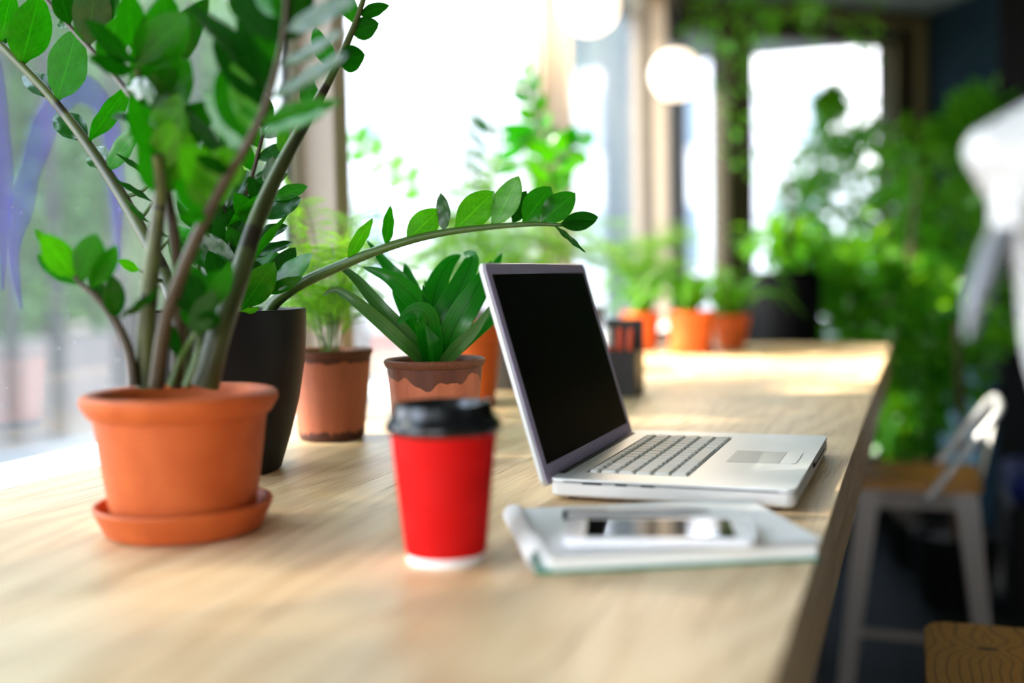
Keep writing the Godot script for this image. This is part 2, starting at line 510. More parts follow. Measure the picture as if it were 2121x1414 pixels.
func leaf_px(stem: Array, base: Vector3, d: Array) -> void:
	# [u0, v0, t0, u1, v1, t1, width px, roll degrees, tone]; the blade joins its stem by a short stalk
	var parent: Node3D = stem[0]
	var a := pt(d[0], d[1], d[2])
	var near: Vector3 = stem[1][0]
	for q in stem[1]:
		if q.distance_to(a) < near.distance_to(a): near = q
	if near.distance_to(a) < 0.010: a = near
	else:
		var up := (near + a) / 2 + Vector3(0, -0.12 * near.distance_to(a), 0)
		part(parent, "stalk", tube(smooth_path([near, up, a], 4).map(func(q): return q - base), [0.0026, 0.0025, 0.0024, 0.0023, 0.0022, 0.0021, 0.002, 0.0019, 0.0017], 6), M.stem_green)
	var tip := pt(d[3], d[4], d[5])
	var mid := (a + tip) / 2
	var ax := (tip - a).normalized()
	var to := (CP - mid).normalized()
	var nn := (to - ax * to.dot(ax)).normalized().rotated(ax, deg_to_rad(d[7]))
	var w: float = d[6] / F * (d[2] + d[5]) / 2 / maxf(0.3, absf(cos(deg_to_rad(d[7]))))
	leaf_at(parent, base, a, tip, w, nn, M[["leaf_dark", "leaf_mid", "leaf_young"][d[8]]], zz_meshes[(int(d[0]) + int(d[1])) % zz_meshes.size()])

func stem_px(plant: Node3D, p: Array, r0: float, r1: float, m: Material, segs := 9) -> Array:
	# p: [u, v, t] control points; radii in pixels at those depths. Returns [node, path]
	var c := []
	for q in p: c.append(pt(q[0], q[1], q[2]))
	c = smooth_path(c, 5)
	var rr := []
	var tm: float = p[0][2]
	for i in c.size():
		var s := float(i) / (c.size() - 1)
		rr.append(lerpf(r0, r1, pow(s, 0.85)) / F * tm)
		c[i] -= plant.position
	var o := part(plant, "stem", tube(c, rr, segs), m)
	for i in c.size(): c[i] += plant.position
	return [o, c]

func pinnate(stem: Array, base: Vector3, s0: float, s1: float, count: int, length: float, width: float, plane: Vector3, tones: Array, lift := 0.55) -> void:
	var c: Array = stem[1]
	for k in count:
		var s := lerpf(s0, s1, float(k) / maxf(1, count - 1))
		var f := s * (c.size() - 1)
		var i := mini(int(f), c.size() - 2)
		var a: Vector3 = c[i].lerp(c[i + 1], f - i)
		var t: Vector3 = (c[i + 1] - c[i]).normalized()
		var sd := t.cross(plane).normalized() * (1 if k % 2 else -1)
		var dir := (sd + t * (lift + rng.randf_range(-0.15, 0.25)) + plane * rng.randf_range(-0.35, 0.35)).normalized()
		if k == count - 1: dir = (t + sd * 0.25).normalized()
		var l := length * rng.randf_range(0.8, 1.12) * lerpf(1.0, 0.8, s)
		var facing := (plane + t * rng.randf_range(0.0, 0.7) + sd * rng.randf_range(-0.5, 0.3)).normalized()
		leaf_at(stem[0], base, a, a + dir * l, width * rng.randf_range(0.85, 1.15), facing, M[tones[rng.randi() % tones.size()]], zz_meshes[rng.randi() % zz_meshes.size()])

func ribbon(pts: Array, width: float, face: Vector3, taper := 0.5, fold := 0.25) -> ArrayMesh:
	# strap leaf through pts (Vector3), widest in the middle
	var c := smooth_path(pts, 5)
	var rows := []
	var uvs := []
	for i in c.size():
		var s := float(i) / (c.size() - 1)
		var t: Vector3 = (c[min(i + 1, c.size() - 1)] - c[max(i - 1, 0)]).normalized()
		var sd := t.cross(face).normalized()
		var nn := sd.cross(t)
		var hw := width * 0.5 * maxf(0.03, pow(sin(PI * pow(clampf(s * 0.96 + 0.04, 0, 1), taper)), 0.8) if s < 1.0 else 0.0)
		if s < 0.25: hw = maxf(hw, width * 0.16)
		var row := PackedVector3Array()
		var ur := PackedVector2Array()
		for j in 5:
			var q := (j - 2) / 2.0
			row.append(c[i] + sd * q * hw + nn * absf(q) * hw * fold)
			ur.append(Vector2(0.5 + q * 0.5, s))
		rows.append(row); uvs.append(ur)
	var b := MB.new()
	b.grid(rows, false, uvs)
	return b.mesh()

func fern_frond(b: MB, sb: MB, p: Array, spread: float, flat: Vector3, from := 0.3) -> void:
	# feathery asparagus-fern frond along p: stem in sb, needles in b
	var c := smooth_path(p, 8)
	var rr := []
	for i in c.size(): rr.append(lerpf(0.0011, 0.0004, float(i) / c.size()))
	tube_into(sb, c, rr, 4, false)
	var pairs := 22
	for k in pairs:
		var s := lerpf(from, 0.995, float(k) / (pairs - 1))
		var f := s * (c.size() - 1)
		var i := mini(int(f), c.size() - 2)
		var a: Vector3 = c[i].lerp(c[i + 1], f - i)
		var t: Vector3 = (c[i + 1] - c[i]).normalized()
		var q := (s - from) / (1.0 - from)
		var l := spread * (0.35 + 0.65 * sin(PI * clampf(pow(q, 0.6) * 0.95, 0, 1)))
		for sg in [-1, 1]:
			var sd: Vector3 = (flat.cross(t).normalized() * sg + t * 0.55 + flat * rng.randf_range(-0.2, 0.2)).normalized()
			var droop := Vector3(0, -0.18 * l, 0)
			var steps := maxi(3, int(l / 0.0036))
			for m in steps:
				var w := float(m + 1) / steps
				var o := a + sd * l * w + droop * w * w
				for s2 in [-1, 1]:
					var nd: Vector3 = (sd.cross(flat).normalized() * s2 + sd * 0.6 + flat * rng.randf_range(-0.5, 0.5)).normalized()
					var nl := 0.011 * (1.0 - 0.55 * w) * rng.randf_range(0.7, 1.2)
					var wd := sd * 0.00075
					b.tri_flat(o - wd, o + wd, o + nd * nl)
			tube_into(sb, [a, a + sd * l * 0.5 + droop * 0.25, a + sd * l + droop], [0.0004, 0.0003, 0.0002], 3, false)

func fern(plant: Node3D, root: Vector3, count: int, height: float, reach: float, seed_: int, lean := Vector3.ZERO) -> void:
	rng.seed = seed_
	var b := MB.new()
	var sb := MB.new()
	var o := root - plant.position
	for k in count:
		var a := TAU * k / count + rng.randf_range(-0.3, 0.3)
		var h := height * rng.randf_range(0.45, 1.0)
		var r := reach * rng.randf_range(0.4, 1.0)
		var out := Vector3(cos(a), 0, sin(a)) + lean
		var s := o + Vector3(cos(a), 0, sin(a)) * 0.012 * rng.randf()
		var p := [s, s + out * r * 0.15 + Vector3(0, h * 0.55, 0), s + out * r * 0.5 + Vector3(0, h * 0.95, 0), s + out * r + Vector3(0, h * rng.randf_range(0.7, 1.0), 0)]
		fern_frond(b, sb, p, rng.randf_range(0.035, 0.06) * reach / 0.12, (Vector3.UP + out * -0.3).normalized(), 0.32)
	part(plant, "stems", sb.mesh(), M.fern_stem).set_meta("kind", "stuff")
	part(plant, "foliage", b.mesh(), M.fern, Transform3D(), "feathery light green fronds").set_meta("kind", "stuff")

func crown(parent: Node3D, called: String, spots: Array, count: int, size: float, m: Material, seed_: int, hang := 0.3) -> void:
	# spots: [centre, radius vector]; leaves scattered in the outer part of each ellipsoid
	rng.seed = seed_
	var mm := MultiMesh.new()
	mm.transform_format = MultiMesh.TRANSFORM_3D
	mm.mesh = make_small_leaf()
	mm.instance_count = count
	for i in count:
		var s: Array = spots[rng.randi() % spots.size()]
		var d := Vector3(rng.randfn(), rng.randfn(), rng.randfn()).normalized()
		var p: Vector3 = s[0] + d * s[1] * pow(rng.randf(), 0.5)
		var ax := (d + Vector3(0, -hang, 0) + Vector3(rng.randfn(), rng.randfn(), rng.randfn()) * 0.5).normalized()
		var nn := (Vector3(0, 1, 0) + Vector3(rng.randfn(), rng.randfn(), rng.randfn()) * 0.6)
		nn = (nn - ax * nn.dot(ax)).normalized()
		var l := size * rng.randf_range(0.7, 1.25)
		mm.set_instance_transform(i, Transform3D(Basis(ax.cross(nn) * l * 0.55, ax * l, nn * l), p - parent.position))
	var o := MultiMeshInstance3D.new()
	o.name = called
	o.multimesh = mm
	o.material_override = m
	o.set_meta("kind", "stuff")
	parent.add_child(o, true)
var small_leaf: ArrayMesh
func make_small_leaf() -> ArrayMesh:
	if small_leaf == null:
		var b := MB.new()
		var rows := []
		for s in [[0.0, 0.05, 0.0], [0.25, 0.4, 0.03], [0.5, 0.5, 0.05], [0.78, 0.3, 0.02], [1.0, 0.01, -0.06]]:
			rows.append(PackedVector3Array([Vector3(-s[1], s[0], s[2] + 0.08 * s[1]), Vector3(0, s[0], s[2]), Vector3(s[1], s[0], s[2] + 0.08 * s[1])]))
		b.grid(rows)
		small_leaf = b.mesh()
	return small_leaf

func soil_disc(parent: Node3D, r: float, y: float, seed_: int) -> void:
	rng.seed = seed_
	var b := MB.new()
	var rows := []
	for i in 7:
		var row := PackedVector3Array()
		for j in 25:
			var a := TAU * (j % 24) / 24.0
			var q := r * i / 6.0
			row.append(Vector3(cos(a) * q, y + 0.004 * sin(a * 5 + i * 2.0) * sin(i * 1.7) * (1.0 if i > 0 else 0.0), sin(a) * q))
		rows.append(row)
	b.grid(rows, true)
	part(parent, "soil", b.mesh(), M.soil)

# ------------------------------------------------------------------ scene
func _ready() -> void:
	# --- camera
	var cam := Camera3D.new()
	cam.name = "camera"
	cam.near = 0.05
	cam.far = 200.0
	var lens := CameraAttributesPhysical.new()
	lens.frustum_focal_length = 57.4
	lens.frustum_focus_distance = 1.27
	lens.exposure_aperture = 2.1
	cam.attributes = lens
	cam.transform = Transform3D(CB, CP)
	add_child(cam)
	cam.fov = rad_to_deg(2.0 * atan(707.0 / F))
	cam.current = true
	# --- sky, sun, exposure
	var env := Environment.new()
	env.tonemap_mode = Environment.TONE_MAPPER_LINEAR
	env.tonemap_exposure = 1.58
	env.background_mode = Environment.BG_SKY
	var sm := ProceduralSkyMaterial.new()
	sm.sky_top_color = Color(0.80, 0.88, 1.0)
	sm.sky_horizon_color = Color(1.0, 0.99, 0.97)
	sm.ground_bottom_color = Color(0.60, 0.58, 0.55)
	sm.ground_horizon_color = Color(0.80, 0.79, 0.77)
	sm.energy_multiplier = 8.5
	var sky := Sky.new()
	sky.sky_material = sm
	env.sky = sky
	env.sdfgi_enabled = true
	env.ssao_enabled = true
	env.ssil_enabled = true
	var we := WorldEnvironment.new()
	we.name = "world"
	we.environment = env
	add_child(we)
	var sun := DirectionalLight3D.new()
	sun.name = "sun"
	sun.light_color = Color(1.0, 0.965, 0.90)
	sun.light_energy = 7.5
	sun.light_angular_distance = 1.2
	sun.shadow_enabled = true
	sun.sky_mode = DirectionalLight3D.SKY_MODE_LIGHT_ONLY
	add_child(sun)
	sun.look_at_from_position(Vector3(-0.74, 0.64, 0.16) * 10.0, Vector3.ZERO)

	make_materials()
	for k in 5: zz_meshes.append(make_leaf_mesh(11, [0.06, -0.08, 0.10, 0.0, -0.05][k], [0.12, 0.2, 0.08, 0.16, 0.1][k], [0.85, 0.95, 0.9, 1.0, 0.8][k]))
	build_room()
	build_outside()
	build_counter()
	build_far_plants()
	build_counter_plants()
	build_zz_plants()
	build_desk_things()
	build_stools()

# ------------------------------------------------------------------ the room
const GX := -1.07          # glass plane of the window wall
const CEIL := TT + 1.485
const Z_BACK := 3.2
const X_RIGHT := 4.2
func build_room() -> void:
	var corner := Vector2(-1.0, -5.09)
	var wd := Vector2(0.743, -0.669).normalized()
	var far_corner := corner + wd * 1.42
	var bd := Vector2(0.485, 0.875).normalized()
	var blue_end := far_corner + bd * 0.69
	# floor: slab and dark tiles
	var fl := setting("floor", "dark slate tiled floor under the stools and counter", "floor")
	part(fl, "slab", cbox(Vector3(X_RIGHT + 1.5, 0.2, 10.2), 0.002, Vector3((X_RIGHT - 1.2) / 2, -0.108, -1.7)), M.joint)
	var tm := cbox(Vector3(0.594, 0.01, 0.594), 0.0015)
	for i in 9:
		for j in 16:
			var x := -0.92 + i * 0.6
			var z := 2.85 - j * 0.6
			if z < -4.6 and x < -0.6: continue
			part(fl, "tile", tm, M.tile, at(x, -0.005, z))
	var ce := setting("ceiling", "grey-blue plastered ceiling above the counter", "ceiling")
	part(ce, "panel", cbox(Vector3(X_RIGHT + 1.6, 0.16, 10.2), 0.002, Vector3((X_RIGHT - 1.15) / 2, CEIL + 0.08, -1.7)), M.ceiling)
	# window wall: apron below, lintel above, mullions every 1.465 m
	var wl := setting("wall_left", "window wall with beige posts and low apron along the counter", "wall")
	part(wl, "apron", cbox(Vector3(0.14, TT - 0.03, Z_BACK + 5.12), 0.002, Vector3(-1.07, (TT - 0.03) / 2, (Z_BACK - 5.12) / 2)), M.inner_wall)
	part(wl, "lintel", cbox(Vector3(0.14, CEIL - TT - 1.38, Z_BACK + 5.12), 0.002, Vector3(-1.07, (CEIL + TT + 1.38) / 2, (Z_BACK - 5.12) / 2)), M.mullion)
	var zs := [2.565, 1.10, -0.365, -1.83, -3.29, -4.77]
	for i in zs.size():
		var wide := 0.055 if i < 5 else 0.32
		part(wl, "post", cbox(Vector3(0.14, 1.42, wide), 0.003, Vector3(-1.07, TT + 0.69, zs[i] - wide / 2)), M.mullion if i < 5 else M.dark_frame)
		if i == 5: part(wl, "post", cbox(Vector3(0.14, 1.42, 0.03), 0.003, Vector3(-1.069, TT + 0.69, zs[i] + 0.016)), M.mullion)
	var sl := setting("trim_1", "white window sill strip behind the wooden counter", "window sill")
	part(sl, "sill", cbox(Vector3(0.15, 0.03, Z_BACK + 5.0), 0.003, Vector3(-1.035, TT - 0.0155, (Z_BACK - 5.1) / 2)), M.sill)
	for i in 6:
		var za: float = Z_BACK if i == 0 else zs[i - 1] - 0.055
		var zb: float = zs[i]
		var w := setting("window_%d" % (i + 1), ["tall clear pane behind the seats out of frame", "tall clear pane beside the counter end", "dusty window pane with purple painted strokes beside the terracotta pot", "large bright window pane behind the fern pots", "window pane behind the first glowing globe lamp", "narrow window pane near the corner post"][i], "window")
		if i == 2 or i == 3: w.set_meta("label", ["", "", "dusty window pane with purple painted strokes beside the terracotta pot", "large bright window pane behind the fern pots"][i])
		var y0 := TT
		var y1 := TT + 1.38
		for s in [za - 0.016, zb + 0.016]:
			part(w, "stile", cbox(Vector3(0.05, y1 - y0, 0.03), 0.002, Vector3(GX - 0.03, (y0 + y1) / 2, s)), M.sash)
		for s in [za - 0.033, zb + 0.033]:
			part(w, "gasket", cbox(Vector3(0.012, y1 - y0 - 0.03, 0.006), 0.001, Vector3(GX - 0.012, (y0 + y1) / 2, s)), M.gasket)
		part(w, "rail", cbox(Vector3(0.05, 0.03, za - zb - 0.064), 0.002, Vector3(GX - 0.03, y1 - 0.016, (za + zb) / 2)), M.sash)
		var pane := part(w, "pane", cbox(Vector3(0.004, y1 - y0 - 0.03, za - zb - 0.06), 0.001, Vector3(GX - 0.012, (y0 + y1) / 2 - 0.012, (za + zb) / 2)), M.glass_dust_veil if i == 3 else M.glass)
		if i == 3: paint_strokes(w)
	# angled end wall with two openings
	var wa := setting("wall_end", "dark framed angled end wall behind the tall plants", "wall")
	var th := 0.12
	var basis := Basis(Vector3(wd.x, 0, wd.y), Vector3.UP, Vector3(-wd.y, 0, wd.x))
	var wt := func(s0: float, s1: float, y0: float, y1: float, dep := 0.12) -> Array:
		var c := corner + wd * (s0 + s1) / 2
		return [cbox(Vector3(s1 - s0, y1 - y0, dep), 0.004), Transform3D(basis, Vector3(c.x, (y0 + y1) / 2, c.y) - basis.z * (dep / 2 - 0.0))]
	for a in [["apron", 0.0, 1.50, 0.0, 0.55, "dark_frame"], ["header", 0.0, 1.50, TT + 1.32, CEIL, "dark_frame"], ["post", 0.219, 0.385, 0.55, TT + 1.32, "dark_frame"], ["post", 1.19, 1.50, 0.55, TT + 1.32, "dark_frame"], ["post", -0.10, 0.02, 0.0, CEIL, "dark_frame"]]:
		var q = wt.call(a[1], a[2], a[3], a[4])
		part(wa, a[0], q[0], M[a[5]], q[1])
	for a in [[1.335, 1.385, 0.55, TT + 1.45], [0.40, 1.335, TT + 1.41, TT + 1.45], [1.19, 1.205, 0.55, TT + 1.32], [0.385, 1.19, TT + 1.305, TT + 1.32], [0.219, 0.232, 0.55, TT + 1.32]]:
		var q = wt.call(a[0], a[1], a[2], a[3], 0.02)
		q[1].origin += basis.z * 0.02
		part(wa, "moulding", q[0], M.frame_edge, q[1])
	for a in [[7, 0.02, 0.219, "narrow end pane beside the dark corner post"], [8, 0.385, 1.19, "wide end pane in a dark frame behind the ficus"]]:
		var w := setting("window_%d" % a[0], a[3], "window")
		var q = wt.call(a[1], a[2], 0.55, TT + 1.32, 0.006)
		q[1].origin -= basis.z * 0.06
		part(w, "pane", q[0], M.glass, q[1])
	# blue return wall, then the dark wall of the room
	var wb := setting("wall_blue", "dark blue painted return wall behind the plants", "wall")
	var q2 := Basis(Vector3(bd.x, 0, bd.y), Vector3.UP, Vector3(-bd.y, 0, bd.x))
	var c2 := (far_corner + blue_end) / 2
	part(wb, "panel", cbox(Vector3(0.69, CEIL, 0.1), 0.002), M.blue_wall, Transform3D(q2, Vector3(c2.x, CEIL / 2, c2.y) - q2.z * 0.05))
	var wf := setting("wall_far", "near black far wall beside the blue wall", "wall")
	part(wf, "panel", cbox(Vector3(X_RIGHT - blue_end.x + 0.1, CEIL, 0.12), 0.002, Vector3((X_RIGHT + blue_end.x) / 2, CEIL / 2, blue_end.y - 0.06)), M.dark_wall)
	var wr := setting("wall_right", "plain light wall across the room", "wall")
	part(wr, "panel", cbox(Vector3(0.12, CEIL, 10.2), 0.002, Vector3(X_RIGHT + 0.06, CEIL / 2, -1.7)), M.inner_wall)
	var wk := setting("wall_back", "plain light wall with a wide shop window closing the room", "wall")
	for q in [[-1.2, 4.3, 0.0, 0.5], [-1.2, 4.3, CEIL - 0.25, CEIL], [-1.2, -0.9, 0.5, CEIL - 0.25], [1.3, 4.3, 0.5, CEIL - 0.25]]:
		part(wk, "panel", cbox(Vector3(q[1] - q[0], q[3] - q[2], 0.12), 0.002, Vector3((q[0] + q[1]) / 2, (q[2] + q[3]) / 2, Z_BACK + 0.06)), M.inner_wall)
	for q in [[9, -0.9, 1.3, "wide shop window pane beside the window wall"]]:
		var w := setting("window_%d" % q[0], q[3], "window")
		part(w, "pane", cbox(Vector3(q[2] - q[1], CEIL - 0.75, 0.006), 0.001, Vector3((q[1] + q[2]) / 2, (CEIL + 0.25) / 2, Z_BACK + 0.05)), M.glass)

func paint_strokes(w: Node3D) -> void:
	# purple marker strokes on the inside of the glass
	var gx := GX - 0.0085
	for s in [[[[45, 640], [30, 520], [52, 400], [85, 290], [118, 215], [150, 188], [190, 190], [222, 230], [240, 320], [246, 440], [246, 560]], 22.0], [[[6, 600], [8, 470], [6, 330], [0, 180], [-14, 60]], 19.0]]:
		var c := []
		for p in s[0]: c.append(on_x(p[0], p[1], gx))
		c = smooth_path(c, 5)
		var ra := PackedVector3Array()
		var rb := PackedVector3Array()
		for i in c.size():
			var t: Vector3 = (c[min(i + 1, c.size() - 1)] - c[max(i - 1, 0)]).normalized()
			var sd: Vector3 = t.cross(Vector3.RIGHT).normalized() * (s[1] / F * 2.0) * (1.0 + 0.12 * sin(i * 0.9)) * clampf(minf(i, c.size() - 1 - i) / 9.0, 0.15, 1.0)
			ra.append(c[i] + sd); rb.append(c[i] - sd)
		var b := MB.new()
		b.grid([ra, rb])
		part(w, "paint_stroke", b.mesh(), M.paint)
	# dust specks on the pane
	rng.seed = 77
	var d := MB.new()
	for k in 190:
		var z := rng.randf_range(-1.78, -0.6)
		var y := TT + 0.02 + pow(rng.randf(), 1.3) * 0.6
		var r := rng.randf_range(0.0005, 0.0016)
		var lp := PackedVector3Array()
		for j in 6: lp.append(Vector3(gx + 0.001, y + sin(TAU * j / 6) * r, z + cos(TAU * j / 6) * r))
		d.cap(lp)
	part(w, "dust", d.mesh(), M.dust).set_meta("kind", "stuff")

# ------------------------------------------------------------------ outside
func build_outside() -> void:
	var g := setting("ground", "pale paved street outside the windows", "pavement")
	part(g, "paving", cbox(Vector3(60, 0.2, 90), 0.01, Vector3(-31.2, -0.15, -20)), M.pavement)
	part(g, "paving", cbox(Vector3(40, 0.2, 40), 0.01, Vector3(18.8, -0.15, -27)), M.pavement)
	# planted hedge across the street on a low wall
	var h := thing("hedge", "tall grey-green hedge on a low wall across the street", "hedge", Vector3(-8.5, -0.05, -9.5))
	part(h, "low_wall", cbox(Vector3(1.6, 0.75, 11.0), 0.02, Vector3(0, 0.375, 0)), M.brick_soil)
	var core := MB.new()
	cbox_into(core, Vector3(-0.2, 2.6, 0), Vector3(0.7, 3.6, 10.4), 0.2)
	part(h, "core", core.mesh(), M.hedge)
	var spots := []
	rng.seed = 3
	for k in 150: spots.append([h.position + Vector3(rng.randf_range(0.15, 0.4), 0.9 + 3.7 * (k % 10) / 9.0 + rng.randf_range(-0.2, 0.2), -5.2 + 10.4 * (k / 10) / 14.0 + rng.randf_range(-0.3, 0.3)), Vector3(0.35, 0.5, 0.6)])
	crown(h, "foliage", spots, 26000, 0.17, M.hedge, 4)
	for k in 4:
		var p: Vector3 = on_x([22, 117, 250, 420][k], 700, -6.6)
		p.y = -0.05
		var t := thing("street_tree", ["slim dark street tree trunk beside the purple painted stroke", "slim dark street tree trunk under the purple painted arch", "thin street tree trunk seen past the arching leaf stem", "thin street tree trunk seen between the thick plant stems"][k], "tree", p)
		part(t, "trunk", tube([Vector3.ZERO, Vector3(0.03, 1.5, 0.02), Vector3(0.0, 3.0, 0.0), Vector3(0.04, 4.6, 0.03)], [0.07, 0.06, 0.05, 0.04], 10), M.bark)
		var sp := [[p + Vector3(0, 5.0, 0), Vector3(0.7, 0.6, 0.7)]]
		crown(t, "foliage", sp, 500, 0.13, M.street_leaf, 60 + k)
	# street tree whose crown dapples the sun on the counter
	var st := thing("street_tree", "broad leafy street tree standing close outside the windows", "tree", Vector3(-4.6, -0.05, 0.3))
	part(st, "trunk", tube([Vector3.ZERO, Vector3(0.05, 1.5, 0.02), Vector3(0.0, 3.0, 0.0), Vector3(0.1, 4.4, -0.3)], [0.14, 0.12, 0.10, 0.05], 12), M.bark)
	var ss := []
	rng.seed = 6
	for k in 40: ss.append([Vector3(rng.randf_range(-4.9, -3.1), rng.randf_range(3.5, 5.0), rng.randf_range(-3.3, 1.4)), Vector3(0.42, 0.34, 0.42)])
	crown(st, "foliage", ss, 7400, 0.12, M.street_leaf, 66)
	# blue-grey office block seen through the third pane
	var ob := thing("office_block", "blue-grey glass office block with vertical fins down the street", "building", Vector3(-6.9, -0.05, -25.0))
	part(ob, "wall", cbox(Vector3(2.3, 11.0, 2.0), 0.05, Vector3(0, 5.5, -1.0)), M.office)
	for k in 5: part(ob, "fin", cbox(Vector3(0.14, 11.0, 0.2), 0.02, Vector3(-1.0 + 0.5 * k, 5.5, 0.1)), M.office_fin)
	# pale building along the street
	var bd := thing("building", "pale sunlit plaster building across the street", "building", Vector3(-12.0, -0.05, -27.0))
	part(bd, "wall", cbox(Vector3(6.0, 13.0, 24.0), 0.05, Vector3(-3.0, 6.5, 0)), M.plaster)
	for j in 4:
		for k in 7:
			var w := part(bd, "window", cbox(Vector3(0.06, 1.7, 1.1), 0.01), M.window_dark, at(0.0, 2.2 + j * 3.0, -10.5 + k * 3.4))
			part(w, "sill", cbox(Vector3(0.2, 0.08, 1.3), 0.01, Vector3(0.08, -0.9, 0)), M.plaster)
	var b2 := thing("building", "pale end building seen through the far window", "building", Vector3(-2.0, -0.05, -30.0))
	part(b2, "wall", cbox(Vector3(16.0, 8.0, 5.0), 0.05, Vector3(2.0, 4.0, -2.5)), M.plaster)
	for j in 2:
		for k in 5: part(b2, "window", cbox(Vector3(1.2, 1.7, 0.06), 0.01), M.window_dark, at(-4.0 + k * 3.0, 2.2 + j * 3.2, 0.0))

# ------------------------------------------------------------------ the counter
const XE := -0.075
const XS := -0.960
const ZF := -3.53
const ZN := 0.55
func build_counter() -> void:
	var c := thing("wooden_counter", "long light ash wood counter top along the windows", "table", Vector3(0, 0, 0))
	var n := 7
	var w := (XE - XS) / n
	var l := ZN - ZF
	for i in n:
		part(c, "plank", board(Vector3(w - 0.0002, 0.04, l), 0.0005, 0.37 * i, 0.29 * i), M["wood%d" % (i * 2 % 3)], at(XS + w * (i + 0.5), TT - 0.02, (ZN + ZF) / 2))
	# deeper front edge board
	part(c, "front_edge", board(Vector3(0.042, 0.048, l), 0.001, 0.13, 0.4), M.wood1, at(XE - 0.021, TT - 0.0645, (ZN + ZF) / 2))
	part(c, "end_edge", board(Vector3(XE - XS - 0.05, 0.048, 0.04), 0.001, 0.13, 0.4, false), M.wood1, at((XE + XS) / 2 - 0.02, TT - 0.0645, ZF + 0.021))
	for z in [ZF + 0.35, ZF + 1.9, ZN - 0.3]:
		for x in [XS + 0.1, XE - 0.22]:
			part(c, "leg", cbox(Vector3(0.06, TT - 0.042, 0.06), 0.003, Vector3(x, (TT - 0.042) / 2, z)), M.grey_metal)
		part(c, "cross_bar", cbox(Vector3(XE - XS - 0.38, 0.05, 0.04), 0.003, Vector3((XS + XE) / 2 - 0.06, 0.18, z)), M.grey_metal)

# ------------------------------------------------------------------ pots and small plants
func pot(parent: Node3D, rb: float, rt: float, h: float, rim_h: float, rim_out: float, m: Material, segs := 64, rim_m: Material = null) -> void:
	var t := 0.007
	var rm := lerpf(rb, rt, (h - rim_h) / h)
	var body := [Vector2(0.001, 0), Vector2(rb - 0.006, 0), Vector2(rb - 0.002, 0.0015), Vector2(rb, 0.006), Vector2(lerpf(rb, rm, 0.5), (h - rim_h) * 0.5), Vector2(rm, h - rim_h)]
	part(parent, "pot", lathe(body, segs, h), m)
	var e := rim_out
	var rim := [Vector2(rm - 0.001, h - rim_h), Vector2(rm + e * 0.45, h - rim_h * 0.95), Vector2(rm + e * 0.9, h - rim_h * 0.7), Vector2(rt + e, h - rim_h * 0.4), Vector2(rt + e * 0.92, h - rim_h * 0.14), Vector2(rt + e * 0.6, h - 0.001), Vector2(rt + e * 0.2, h), Vector2(rt - t * 0.6, h - 0.002), Vector2(rt - t, h - 0.006), Vector2(rt - t - 0.004, h - 0.03), Vector2(rb, h * 0.4)]
	part(parent, "rim", lathe(rim, segs, h), rim_m if rim_m else m)

func ground_center(u: float, v_front: float, r: float) -> Vector3:
	# centre of a round foot whose nearest point shows at (u, v_front) on the counter
	var g := on_y(u, v_front, TT)
	var d := Vector3(g.x, 0, g.z).normalized()
	return g + d * r

